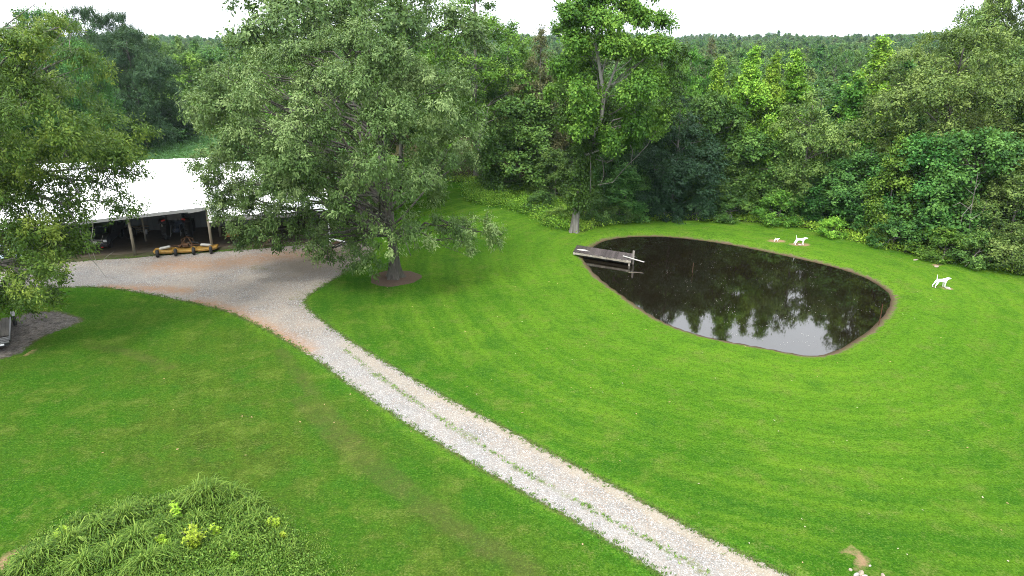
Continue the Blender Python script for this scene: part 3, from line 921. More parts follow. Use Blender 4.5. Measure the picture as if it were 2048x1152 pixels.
# --- the tall pale-limbed tree on the far bank
rg = np.random.default_rng(13)
gum = empty('sweetgum_tree')
tag(gum, 'tall bright green tree with pale forked limbs and an ivy-clad trunk behind the dock', 'tree')
GB = G(1148, 464)
GUM_OUT = [(1120, -30), (1250, -70), (1320, -20), (1335, 40), (1350, 80), (1335, 130), (1330, 200), (1335, 240), (1310, 285), (1270, 275), (1250, 300), (1215, 320), (1180, 310), (1140, 270), (1110, 230),
           (1095, 180), (1092, 130), (1100, 80), (1125, 50), (1115, 10)]
lob = outline_lobes(rg, GUM_OUT, 60.0, 5.2, 105, .8, 1.5, .92)
lp = []
for p in lob:
    zc_ = p[1] * _c - (p[2] - CAM_H) * _s
    lp.append((1024 + FPX * p[0] / zc_, 576 - FPX * (p[1] * _s + (p[2] - CAM_H) * _c) / zc_))
lp = np.array(lp)
ld = np.minimum(line_d(lp, [(1165, 340), (1190, 270), (1206, 230), (1207, 190), (1200, 140), (1193, 95)]), line_d(lp, [(1207, 195), (1222, 160), (1240, 105), (1255, 75)]))
ld = np.minimum(ld, line_d(lp, [(1222, 160), (1250, 150), (1290, 115)]))
lob = lob[~((ld < 15) & (lob[:, 1] < 60.0))]
ctr = np.array([GB[0] + 2, GB[1], 13.0])
tp = [(1148, 468), (1149, 455), (1152, 425), (1158, 390), (1164, 350), (1172, 310), (1188, 270), (1204, 230), (1208, 190), (1200, 140), (1192, 90), (1190, 40), (1195, -10)]
pth = np.array([A(x, y, GB[1] - .3 * i / 12) for i, (x, y) in enumerate(tp)])
pth[0, 2] = -.15
mb = wood_frame(rg, pth, .36, lob, 45, 5.5, 2, .3, 14, .88)
lm = MB()
for pts, r in (([(1208, 195), (1222, 160), (1235, 125), (1242, 100), (1262, 60)], .2), ([(1220, 170), (1245, 160), (1270, 135), (1295, 110)], .14), ([(1204, 150), (1212, 115), (1225, 85), (1240, 60)], .12),
               ([(1172, 310), (1200, 300), (1215, 280), (1225, 265)], .14), ([(1200, 300), (1225, 300), (1230, 305)], .08), ([(1250, 250), (1275, 235), (1300, 215)], .07), ([(1203, 130), (1185, 110), (1170, 90)], .1)):
    P = [A(x, y, GB[1] - .8 - .35 * i) for i, (x, y) in enumerate(pts)]
    lm.tube(P, np.linspace(r * .62, .03, len(P)), 7, False)
lm.tube([A(x, y, GB[1] - .75 - .06 * i) for i, (x, y) in enumerate([(1186, 275), (1203, 235), (1208, 192), (1200, 142), (1193, 95), (1190, 50)])], [.17, .17, .16, .13, .1, .06], 8, False)
lm.build('limb', BARK['birch'], gum, True)
mb.build('trunk', BARK['pale'], gum, True)
crown_obj('crown', leaf_cloud(rg, lob, ctr, 88000, .23, .16, .35, .8, .52, 30, .7, .45), LEAF['gum'], gum)
iv = []
for i in range(60):
    q = rg.uniform(.22, .62)
    x = np.interp(q, np.linspace(0, 1, 13), [p[0] for p in tp]); y = np.interp(q, np.linspace(0, 1, 13), [p[1] for p in tp])
    p = A(x + rg.normal(0, 9), y, GB[1] + rg.uniform(-.9, .5))
    iv.append((p[0], p[1], p[2], .55))
for x, y, r in [(1125, 205, .7), (1135, 230, .8), (1148, 250, .8), (1160, 265, .8), (1130, 185, .6), (1155, 240, .7), (1170, 285, .8), (1345, 150, .6), (1350, 180, .6), (1340, 210, .6), (1330, 235, .5), (1355, 125, .6), (1362, 105, .6)]:
    p = A(x, y, GB[1] - 1.5)
    iv.append((p[0], p[1], p[2], r))
crown_obj('ivy', leaf_cloud(rg, np.array(iv), pth[6], 16000, .19, .15, .5, 1.2, .4, 12, 1.0, .1), LEAF['ivy'], gum)
mb = MB()
for pts in ([(1195, 370), (1225, 365), (1255, 330), (1275, 312), (1295, 290), (1312, 262)], [(1262, 330), (1265, 300), (1260, 290)], [(1180, 310), (1182, 350), (1180, 385)], [(1205, 320), (1208, 350), (1200, 372)],
            [(1190, 318), (1215, 325), (1228, 318), (1225, 305)], [(1195, 310), (1210, 322), (1225, 322)]):
    mb.tube([A(x, y, GB[1] - 1.2) for x, y in pts], .03, 5)
mb.build('vine', BARK['grey'], gum, True)

# --- woodland trees: a few of each kind are grown, the rest are copies turned and scaled
CROSS = {}
def grow(kind_name, seed, H, Rm, zb, shape, nl, lr, leaf, nleaf, L, Wd, droop=.35, bark='grey', r0=.22, clr=.6, inner=.15, wob=.2, flat=.75, trunk_limbs=24, per=14, asym=None):
    rg = np.random.default_rng(seed)
    o = empty(kind_name)
    lob = prof_lobes(rg, H, zb, Rm, shape, nl, lr, inner, wob, asym)
    pth = straight(rg, 0, 0, H * .92, (0, 0) if asym is None else (asym[0] * .8, asym[1] * .8), .35, 10)
    wood_frame(rg, pth, r0, lob, trunk_limbs, max(1.0, zb * .8), 1, .4, 8, .9).build('trunk', BARK[bark], o, True)
    crown_obj('crown', leaf_cloud(rg, lob, (0, 0, zb + (H - zb) * .4), nleaf, L, Wd, droop, flat, clr, per * 2, .62, .55), LEAF[leaf], o)
    o['H'] = H
    o['Rm'] = Rm
    return o
PROTO = {
    'cone': lambda: grow('tulip_tree', 21, 17, 4.2, 1.2, 'cone', 125, 1.05, 'bright', 54000, .26, .19, .3, r0=.25),
    'cone2': lambda: grow('tulip_tree', 22, 16, 3.4, 1.0, 'cone', 95, .95, 'gum', 38000, .26, .19, .3, r0=.2),
    'dark': lambda: grow('hackberry_tree', 23, 15, 4.6, 1.0, 'column', 80, 1.35, 'dark', 34000, .24, .13, .8, r0=.22),
    'silver': lambda: grow('sourwood_tree', 24, 13, 4.0, .8, 'dome', 75, 1.15, 'silver', 32000, .24, .14, .45, r0=.2),
    'olive': lambda: grow('oak_tree', 25, 18, 7.4, 2.5, 'dome', 95, 1.75, 'olive', 75000, .26, .14, .4, 'oak', .34),
    'maple': lambda: grow('maple_tree', 26, 10, 3.6, .9, 'dome', 62, 1.1, 'mid', 30000, .24, .18, .3, r0=.13),
    'maple2': lambda: grow('maple_tree', 27, 11, 3.0, .8, 'cone', 66, .95, 'bright', 28000, .23, .18, .3, r0=.13),
    'tall': lambda: grow('oak_tree', 28, 25, 6.2, 9, 'column', 95, 1.6, 'mid', 42000, .26, .16, .4, 'grey', .36),
    'tan': lambda: grow('chestnut_oak_tree', 29, 18, 3.8, 3, 'column', 70, 1.2, 'tan', 28000, .26, .15, .45, r0=.26),
    'hazel': lambda: grow('woodland_tree', 30, 17, 4.6, 3.0, 'dome', 60, 1.35, 'hazel', 15000, .36, .25, .3, r0=.24, trunk_limbs=10),
    'hazel2': lambda: grow('woodland_tree', 31, 18, 4.0, 2.5, 'cone', 60, 1.25, 'mid', 14000, .36, .25, .3, r0=.24, trunk_limbs=10),
    'hazel3': lambda: grow('woodland_tree', 32, 17, 4.8, 3.0, 'column', 60, 1.4, 'olive', 15000, .36, .24, .35, r0=.24, trunk_limbs=10),
    'shrub': lambda: grow('shrub', 33, 3.2, 1.7, .1, 'dome', 26, .6, 'mid', 7000, .17, .12, .3, r0=.04, clr=.4, trunk_limbs=8),
}
KIDS = {}
MADE = {}
def plant(kind, x, y, z, H, Rm, rz, label, group=None, cat='tree', leaf=None):
    if kind not in MADE:
        MADE[kind] = PROTO[kind]()
        KIDS[kind] = list(MADE[kind].children)
        MADE[kind]['used'] = 0
        o = MADE[kind]
    else:
        src = MADE[kind]
        o = src.copy()
        COL.objects.link(o)
        for ch in KIDS[kind]:
            c = ch.copy()
            COL.objects.link(c)
            c.parent = o
    src = MADE[kind]
    o.location = (x, y, z)
    o.rotation_euler = (0, 0, rz)
    s = Rm / src['Rm']
    o.scale = (s, s, H / src['H'])
    for k in ('label', 'group'):
        if k in o: del o[k]
    tag(o, label, cat, group)
    if leaf:
        for ch in o.children:
            if ch.name.startswith('crown'):
                ch.material_slots[0].link = 'OBJECT'
                ch.material_slots[0].material = LEAF[leaf]
    return o
def stand(kind, px, Y, top, width, label, rz=None, leaf=None, group=None):
    """A tree whose trunk stands Y metres out under column px, as tall and wide as the survey shows."""
    p = A(px, 300, Y)
    x = p[0]
    z = float(ground_z(x, Y))
    Htop = A(px, top, Y)[2]
    zc = depth_of(Y)
    Rm = width / 2 / FPX * zc
    return plant(kind, x, Y, z - .05, max(2.0, Htop - z), Rm, rz if rz is not None else (px * .37) % 6.28, label, group, leaf=leaf)
rnd = random.Random(8)
for a in [
    # right of the pond
    ('olive', 1885, 64, 62, 330, 'broad olive-green oak towering over the right bank, the widest crown there'),
    ('olive', 2010, 79, -75, 330, 'tallest oak at the top right, its crown cut off by the sky edge', 2.0),
    ('olive', 1935, 84, -5, 150, 'loose-topped oak showing sky through its head behind the broad olive oak', 4.0),
    ('maple', 1850, 57.5, 272, 165, 'leafy understorey maple at the wood edge in front of the broad olive oak'),
    ('maple', 1960, 55, 262, 190, 'dense green maple right of the dog statue nearest the wood', 1.1, 'mid'),
    ('silver', 2062, 52.5, 325, 165, 'grey-green bushy tree at the far right edge of the picture', 1.0, 'olive'),
    ('maple', 2100, 58, 180, 220, 'tall maple half out of the frame above the grey-green bushy tree', 3.0),
    ('maple2', 1800, 57.5, 275, 120, 'bright green young maple at the wood edge under the broad olive oak', None, 'gum'),
    ('maple', 1745, 61.5, 305, 150, 'spreading dark green maple behind the three clay scrapes', 4.4, 'hazel'),
    ('maple', 1675, 64.5, 325, 140, 'low maple with layered boughs behind the white dog pair', 2.6, 'mid'),
    ('maple2', 1905, 56.2, 300, 110, 'slim young maple between two rounder maples on the right bank', .5, 'gum'),
    # conical trees behind the pond
    ('cone', 1728, 76, 76, 190, 'tallest pointed bright green tree in the gap left of the broad olive oak'),
    ('cone2', 1692, 71, 148, 125, 'narrow pointed tree just in front of the tallest pointed one', None, 'gum'),
    ('silver', 1612, 66, 188, 150, 'pale silvery tree with cream blossom haze behind the white dogs'),
    ('cone', 1487, 71, 94, 150, 'bright yellow-green spire, tallest of the row behind the pond', 1.2),
    ('cone', 1530, 73, 106, 120, 'slender yellow-green spire right of the tallest one in its row', None, 'bright'),
    ('cone', 1568, 72.5, 102, 150, 'ivy-backed yellow-green spire at the right end of its row', 3.3),
    ('cone', 1424, 72.5, 116, 125, 'narrow yellow-green spire at the left end of its row', 2.0, 'bright'),
    ('dark', 1352, 66.5, 190, 190, 'very dark weeping tree with hanging curtains of leaves right of the dock'),
    ('dark', 1290, 69, 225, 140, 'smaller very dark tree in the shade behind the ivy-clad trunk', 2.2),
    ('maple', 1500, 68.5, 265, 150, 'mid-green rounded tree below the row of spires', .8),
    ('maple', 1440, 68, 300, 130, 'dark rounded tree right of the weeping dark tree', 3.9, 'hazel'),
    ('maple', 1570, 67, 330, 120, 'low rounded tree left of the silvery tree', 5.0),
    ('tall', 1372, 78, 92, 120, 'tall green tree between the pale-limbed tree and the spires', .4, 'gum'),
    ('maple2', 1255, 65, 330, 120, 'shaded young tree right behind the ivy-clad trunk', 1.9, 'hazel'),
    ('tall', 1310, 80, 70, 170, 'tall tree with a rounded head just right of the pale-limbed crown', 2.8, 'mid'),
    ('cone', 1455, 78, 150, 120, 'half-hidden pointed tree behind the left end of the row of spires', .3, 'gum'),
    ('cone', 1668, 79, 150, 150, 'half-hidden pointed tree behind the silvery tree', 2.5, 'mid'),
    ('cone', 1785, 74, 120, 170, 'pointed tree between the tallest pointed one and the broad olive oak', 4.5, 'mid'),
    ('tan', 1405, 150, 78, 70, 'tan-brown crowned tree far off on the skyline right of the pale-limbed tree', 1.0),
    ('maple', 1240, 70, 205, 130, 'shaded green tree filling the wood behind the pale-limbed tree', 3.1, 'hazel'),
    ('maple', 1415, 70, 190, 140, 'dark green tree filling the wood below the left end of the spires', .9, 'mid'),
    ('tall', 1248, 75, 108, 140, 'tall green tree right behind the pale-limbed tree, half hidden by its crown', 1.3, 'hazel'),
    ('tall', 1338, 77, 104, 140, 'tall round-topped tree over the very dark weeping tree', 3.7, 'gum'),
    ('tall', 1402, 78, 112, 120, 'tall tree over the dark trees just left of the row of spires', 5.0, 'mid'),
    # behind and right of the big oak
    ('tan', 1078, 81, 58, 110, 'tan-tinged olive tree left of the tall pale-limbed tree'),
    ('maple', 1040, 78, 195, 165, 'rounded fresh green tree with sweeping boughs right of the big oak', 2.7, 'mid'),
    ('maple', 1112, 72.5, 300, 90, 'shaded bushy tree between the fresh green tree and the ivy-clad trunk', .2, 'hazel'),
    ('tall', 955, 85, -40, 240, 'tall woodland tree with a bare lower trunk right behind the big oak', 2.2),
    ('tall', 1020, 92, 50, 120, 'woodland tree with a pointed top right of the bare-trunked one', 1.0, 'mid'),
    ('tall', 875, 88, 60, 150, 'woodland tree mostly hidden behind the right side of the big oak', 3.6),
    ('olive', 715, 68, -135, 440, 'huge oak behind the big oak, its spreading top cut off by the picture edge', .9, 'oak'),
    ('tall', 560, 86, 82, 160, 'light green tree seen between the big oak and the huge oak behind it', 4.2, 'gum'),
    ('tall', 800, 90, 0, 190, 'woodland tree behind the crown centre of the big oak', 5.2),
    # left background
    ('olive', 292, 112, 62, 190, 'dark broad-headed oak beyond the barn roof by the bean field', 2.4, 'dark'),
    ('olive', 218, 113, 17, 130, 'dark knobbly-topped tree rising above the barn oak, left of two heads', 1.4, 'dark'),
    ('olive', 278, 118, 28, 120, 'dark knobbly-topped tree rising above the barn oak, right of two heads', 3.4, 'dark'),
    ('olive', 130, 92, 24, 220, 'rounded green tree whose top shows above the left edge tree', .3, 'mid'),
    ('olive', -30, 88, 24, 240, 'rounded green tree behind the left edge tree at the frame edge', 2.9, 'mid'),
    ('maple', 345, 121, 205, 110, 'low dark tree overhanging the bean field', 1.2, 'dark'),
    ('cone', 345, 150, 75, 95, 'pale green pointed tree beyond the dark barn oak', .6, 'gum'),
    ('maple', 400, 148, 108, 110, 'pale green round tree across the bean field', 2.0, 'gum'),
    ('maple', 455, 152, 100, 110, 'round tree across the bean field nearest the big oak', 4.0, 'mid'),
    ('maple', 210, 116, 150, 130, 'dark green tree behind the barn roof ridge', 5.1, 'dark'),
]:
    kind, px, Y, top, wdt, lab = a[:6]
    stand(kind, px, Y, top, wdt, lab, a[6] if len(a) > 6 else None, a[7] if len(a) > 7 else None)

# the wood behind, tree by tree
def in_view(x, y, pad=1.08):
    zc = depth_of(y, 8)
    return abs(x) / zc < 1024 / FPX * pad
def px_col(x, y): return 1024 + FPX * x / depth_of(y)
placed = [tuple(o.location[:2]) for o in bpy.data.objects if o.get('category') == 'tree']
n_ind = 0
cand = []
rw = np.random.default_rng(44)
for i in range(16000):
    x, y = rw.uniform(-420, 420), rw.uniform(64, 420)
    if not in_view(x, y): continue
    cand.append((x, y))
cand = np.array(cand)
cand = cand[np.argsort(np.hypot(cand[:, 0], cand[:, 1]))]
wsd = poly_sd(cand, WOODS)
taken = np.array(placed)
taken_r = np.full(len(taken), 3.4)
kinds = ('hazel', 'hazel2', 'hazel3')
def wood_label(x, y):
    c = px_col(x, y)
    if c < 500: return ('woodland tree beyond the bean field, seen past the left of the big oak', 'wood beyond the bean field')
    if c < 1100: return ('woodland tree in the shaded wood behind the big oak', 'wood behind the big oak')
    if math.hypot(x, y) < 125: return ('woodland tree in the second row, hidden behind the trees lining the pond', 'second row behind the pond')
    return ('woodland tree in the valley between the pond trees and the far hills', 'wood in the valley')
for (x, y), w in zip(cand, wsd):
    if w > -5.0: continue
    r = math.hypot(x, y)
    sp = 5.2 if r < 140 else 6.6
    if (np.hypot(taken[:, 0] - x, taken[:, 1] - y) < sp).any(): continue
    taken = np.vstack([taken, (x, y)])
    n_ind += 1
    if n_ind > 290: break
    kd = kinds[rw.integers(3)]
    zg = float(ground_z(x, y))
    H = rw.uniform(12, 14.5) if r < 95 else (rw.uniform(11, 15.5) if r < 175 else rw.uniform(15, 20))
    if x < 0: H += 2.5
    if r < 135 and px_col(x, y) > 1345: H *= .76
    plant(kd, x, y, zg - .1, H, rw.uniform(3.8, 5.2), rw.uniform(0, 6.28), *wood_label(x, y))
r_last = math.hypot(x, y)

# --- the far wood: one mass, real crowns instanced over the hills
pts = []
for i in range(60000):
    r = math.sqrt(rw.uniform(150 ** 2, 1150 ** 2))
    th = rw.uniform(-.78, .78)
    pts.append((r * math.sin(th), r * math.cos(th)))
pts = np.array(pts)
pts = pts[poly_sd(pts, WOODS) < -3]
cell, keep = {}, []
for x, y in pts:
    r = math.hypot(x, y)
    s = 8.0 if r < 450 else 10.5
    k = (int(x // s), int(y // s), s)
    if k in cell: continue
    cell[k] = 1
    if (np.hypot(taken[:, 0] - x, taken[:, 1] - y) < 6).any(): continue
    keep.append((x, y))
keep = np.array(keep)
fz = ground_z(keep[:, 0], keep[:, 1])
fme = bpy.data.meshes.new('far_forest')
fme.vertices.add(len(keep))
fme.vertices.foreach_set('co', np.stack([keep[:, 0], keep[:, 1], fz], 1).astype(np.float32).ravel())
nf = len(keep)
for n_, val in (('rz', rw.uniform(0, 6.28, nf)), ('sc', rw.uniform(.85, 1.9, nf)), ('hz', rw.uniform(.72, 1.2, nf)), ('pick', rw.integers(0, 3, nf).astype(float))):
    a = fme.attributes.new(n_, 'FLOAT', 'POINT')
    a.data.foreach_set('value', val.astype(np.float32))
far = link('far_forest', fme)
tag(far, 'hazy mass of woodland covering the far hills up to the skyline', 'forest', None, 'stuff')
ng = bpy.data.node_groups.new('far_forest', 'GeometryNodeTree')
ng.interface.new_socket('Geometry', in_out='INPUT', socket_type='NodeSocketGeometry')
ng.interface.new_socket('Geometry', in_out='OUTPUT', socket_type='NodeSocketGeometry')
gn, gl = ng.nodes, ng.links
gin, gout = gn.new('NodeGroupInput'), gn.new('NodeGroupOutput')
join = gn.new('GeometryNodeJoinGeometry')
def nattr(name):
    x = gn.new('GeometryNodeInputNamedAttribute')
    x.data_type = 'FLOAT'
    x.inputs['Name'].default_value = name
    return [s for s in x.outputs if s.enabled][0] if any(s.enabled for s in x.outputs) else x.outputs[0]
rot = gn.new('ShaderNodeCombineXYZ')
gl.new(nattr('rz'), rot.inputs['Z'])
scl = gn.new('ShaderNodeCombineXYZ')
sc_ = nattr('sc')
gl.new(sc_, scl.inputs['X'])
gl.new(sc_, scl.inputs['Y'])
gl.new(nattr('hz'), scl.inputs['Z'])
for i, k in enumerate(kinds):
    crown = [c for c in MADE[k].children if c.name.startswith('crown')][0]
    oi = gn.new('GeometryNodeObjectInfo')
    oi.transform_space = 'ORIGINAL'
    oi.inputs['Object'].default_value = crown
    oi.inputs['As Instance'].default_value = True
    cmp = gn.new('FunctionNodeCompare')
    cmp.data_type = 'FLOAT'
    cmp.operation = 'EQUAL'
    gl.new(nattr('pick'), cmp.inputs[0])
    cmp.inputs[1].default_value = float(i)
    cmp.inputs['Epsilon'].default_value = .1
    ip = gn.new('GeometryNodeInstanceOnPoints')
    gl.new(gin.outputs[0], ip.inputs['Points'])
    gl.new(cmp.outputs[0], ip.inputs['Selection'])
    gl.new(oi.outputs['Geometry'], ip.inputs['Instance'])
    gl.new(rot.outputs[0], ip.inputs['Rotation'])
    gl.new(scl.outputs[0], ip.inputs['Scale'])
    gl.new(ip.outputs[0], join.inputs[0])
gl.new(join.outputs[0], gout.inputs[0])
far.modifiers.new('grow', 'NODES').node_group = ng

# --- brush along the wood edge
def scatter_leaves(name, rng, spots, L, Wd, leaf, label, cat='undergrowth', droop=.1):
    """spots: x, y, base z, height, spread, leaf count"""
    V, F, T = [], [], []
    n0 = 0
    for x, y, z, h, s, n in spots:
        q = rng.uniform(0, 1, n)
        p = np.stack([x + rng.normal(0, s * .5, n), y + rng.normal(0, s * .5, n), z + h * q ** .7 + rng.normal(0, .04, n)], 1)
        p[:, 2] = np.maximum(p[:, 2], z + .02)
        ax = nrm(rng.normal(size=(n, 3)) * .8 + np.array([0, 0, .35 - droop]))
        nr_ = np.array([0, 0, .8]) + rng.normal(size=(n, 3)) * .5
        sd = nrm(np.cross(nr_, ax))
        sc = rng.uniform(.6, 1.3, (n, 1))
        v = np.empty((n, 4, 3), np.float32)
        v[:, 0] = p
        v[:, 1] = p + ax * L * .5 * sc + sd * Wd * .5 * sc
        v[:, 2] = p + ax * L * sc
        v[:, 3] = p + ax * L * .5 * sc - sd * Wd * .5 * sc
        V.append(v.reshape(-1, 3))
        T.append(np.clip(rng.normal(.45, .12) + rng.normal(0, .16, n) + .15 * q, 0, 1))
        n0 += n
    o = link(name, np_mesh(name, np.vstack(V), np.arange(4 * n0).reshape(n0, 4), LEAF[leaf], {'tint': ('FACE', np.concatenate(T))}))
    return tag(o, label, cat, None, 'stuff')
rg = np.random.default_rng(61)
ed = np.array(EDGE)
seg = np.linalg.norm(np.diff(ed, axis=0), axis=1)
cum = np.concatenate([[0], np.cumsum(seg)])
def edge_at(s): return np.array([np.interp(s, cum, ed[:, 0]), np.interp(s, cum, ed[:, 1])])
spots = []
for i in range(520):
    s = rg.uniform(0, cum[-1])
    p = edge_at(s)
    q = edge_at(min(cum[-1], s + .5))
    t_ = (q - p) / (np.linalg.norm(q - p) + 1e-6)
    nrm_ = np.array([-t_[1], t_[0]])
    w = abs(rg.normal(.3, 1.0)) + .1
    p = p + nrm_ * w
    hgt = rg.uniform(.15, .5) + .12 * min(w, 3)
    spots.append((p[0], p[1], 0, hgt, rg.uniform(.5, 1.0), 70))
scatter_leaves('brush', rg, spots, .16, .10, 'bright', 'low dark green brush lining the foot of the wood around the pond')
spots = []
for i in range(1100):        # the bright weedy bank between the big oak and the pale-limbed tree
    px, py = rg.uniform(930, 1145), rg.uniform(365, 462)
    if poly_sd(np.array([[px, py]]), [(925, 372), (985, 365), (1060, 385), (1120, 415), (1140, 462), (1105, 455), (1060, 430), (1010, 418), (945, 404)])[0] > 0: continue
    g = G(px, py)
    spots.append((g[0], g[1], 0, rg.uniform(.4, 1.1), .9, 75))
scatter_leaves('weed_bank', rg, spots, .17, .10, 'bright', 'bright green weeds on the bank between the big oak and the ivy-clad trunk', 'weeds')
# bean field
rg = np.random.default_rng(62)
spots = []
for row in np.arange(-130, -20, 1.1):
    for y in np.arange(74, 142, 1.15):
        x = row + rg.normal(0, .12)
        if poly_sd(np.array([[x, y]]), FIELD)[0] > -.4 or not in_view(x, y, 1.02) or x > -32: continue
        spots.append((x, y, float(ground_z(x, y)), .75, .7, 9))
scatter_leaves('bean_plants', rg, spots, .30, .22, 'soy', 'blue-green rows of bean plants in the field behind the barn', 'crop')

# shrubs standing proud of the brush
for px, py, w, top, lab, lf in [
    (1085, 425, 60, 385, 'round shrub on the weedy bank left of the ivy-clad trunk', 'mid'),
    (1185, 446, 70, 385, 'leafy shrub right behind the ivy-clad trunk on the far bank', 'hazel'),
    (1120, 448, 55, 418, 'low shrub touching the ivy-clad trunk on its near side', 'weed'),
    (1240, 444, 60, 405, 'dark shrub under the smaller very dark tree', 'hazel'),
    (1460, 442, 70, 395, 'drooping green shrub below the row of spires', 'mid'),
    (1560, 448, 80, 385, 'layered green shrub left of the silvery tree foot', 'gum'),
    (1668, 474, 50, 438, 'small yellow-green shrub beside the clay scar behind the white dogs', 'bright'),
    (1790, 498, 80, 440, 'leafy shrub at the wood edge right of the small drain gully', 'mid'),
    (1890, 520, 90, 462, 'bright green shrub in front of the right bank maples', 'gum'),
    (1955, 530, 90, 468, 'shrub behind and right of the lone white dog', 'mid'),
    (2030, 545, 90, 470, 'grey-leaved shrub at the right edge of the picture', 'olive'),
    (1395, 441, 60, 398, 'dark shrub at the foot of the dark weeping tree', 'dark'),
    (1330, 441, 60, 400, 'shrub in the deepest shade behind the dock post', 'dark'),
    (1000, 372, 60, 335, 'shrub in front of the bare-trunked tall tree', 'mid')]:
    g = G(px, py)
    zc = depth_of(g[1], 1)
    H = A(px, top, g[1])[2]
    plant('shrub', g[0], g[1] + .4, 0, max(.9, H), w / 2 / FPX * zc, px * .7 % 6.28, lab, None, 'shrub', lf)

# dead standing saplings in the right bank
def bare_tree(name, label, pts, twigs, r, mat='dead'):
    o = empty(name)
    tag(o, label, 'dead tree')
    mb = MB()
    P = [A(*p) for p in pts]
    mb.tube(P, np.linspace(r, .02, len(P)), 6, False)
    mb.build('trunk', BARK[mat], o, True)
    mb = MB()
    for tw in twigs: mb.tube([A(*p) for p in tw], np.linspace(.035, .012, len(tw)), 4, False)
    mb.build('branches', BARK[mat], o, True)
    return o
bare_tree('dead_sapling', 'bare grey sapling standing among the right bank maples', [(1938, 470, 51.9), (1942, 420, 51.9), (1950, 380, 51.8), (1956, 345, 51.8)],
          [[(1942, 420, 51.5), (1920, 405, 51.2), (1905, 412, 51)], [(1944, 408, 51.5), (1925, 430, 51.2), (1922, 445, 51)], [(1950, 380, 51.4), (1962, 360, 51.3)], [(1948, 390, 51.4), (1930, 375, 51.2)], [(1940, 440, 51.5), (1965, 425, 51.2), (1975, 400, 51)]], .04, 'grey')
bare_tree('dead_sapling', 'bare crooked snag at the foot of the bare-trunked tall tree', [(955, 330, 79), (960, 262, 79), (972, 235, 79), (980, 205, 78.8)],
          [[(960, 262, 79), (945, 250, 78.8), (940, 240, 78.6)], [(966, 248, 79), (985, 240, 78.8), (990, 228, 78.7)], [(972, 235, 79), (962, 215, 78.8)]], .09)
bare_tree('dead_pole', 'thin pale dead pole leaning at the wood edge right of the dog pair', [(1720, 487, 59), (1718, 470, 59), (1720, 440, 59)], [[(1719, 460, 59), (1712, 450, 59)]], .05)
bare_tree('fallen_branch', 'grey dead branch propped against the brush at the right edge', [(1930, 533, 49.5), (1955, 505, 50), (1985, 470, 50.5)],
          [[(1955, 505, 50), (1975, 498, 50)], [(1945, 515, 50), (1968, 490, 50.2)], [(1938, 530, 49.7), (1990, 500, 50)]], .04)

# --- the unmown island of long grass at the lower left
WEED_PX = [(-60, 1200), (20, 1140), (70, 1085), (150, 1035), (240, 1008), (330, 992), (430, 982), (520, 1005), (570, 1040), (610, 1065), (650, 1105), (690, 1150), (720, 1200)]
WEED = np.array([G(x, y)[:2] for x, y in WEED_PX])
rg = np.random.default_rng(63)
lo_, hi_ = WEED.min(0), WEED.max(0)
tus = [(395, 1008, .9), (430, 1000, 1.0), (470, 1003, .95), (505, 1020, .7), (250, 1045, .7), (200, 1066, .65), (140, 1098, .75), (95, 1120, .7), (330, 1062, .55), (60, 1140, .75), (280, 1095, .8), (230, 1120, .75),
       (170, 1140, .7), (340, 1120, .6), (520, 1050, .55), (560, 1075, .45), (300, 1140, .75), (400, 1050, .5)]
tc_ = np.vstack([[G(a, b)[:2] for a, b, c in tus], rg.uniform(lo_, hi_, (110, 2))])
th_ = np.concatenate([[c for a, b, c in tus], rg.uniform(.2, .6, 110)])
ti_ = np.concatenate([np.repeat(np.arange(len(tus)), 110), rg.integers(len(tus), len(tc_), 3600)])
bg_ = rg.uniform(lo_, hi_, (3400, 2))
tp_ = np.vstack([bg_, tc_[ti_] + rg.normal(0, .2, (len(ti_), 2))])
hscale = np.concatenate([rg.uniform(.10, .22, len(bg_)), th_[ti_] * np.exp(-((tp_[len(bg_):] - tc_[ti_]) ** 2).sum(1) / .16)])
sdw = poly_sd(tp_, WEED)
kp = sdw < rg.uniform(-.35, .75, len(sdw)) * .8
tp_, sdw, hscale = tp_[kp], sdw[kp], hscale[kp]
shortz = sstep(-9.2, -6.8, tp_[:, 0])       # its right part is shorter, clover-like growth
V, T = [], []
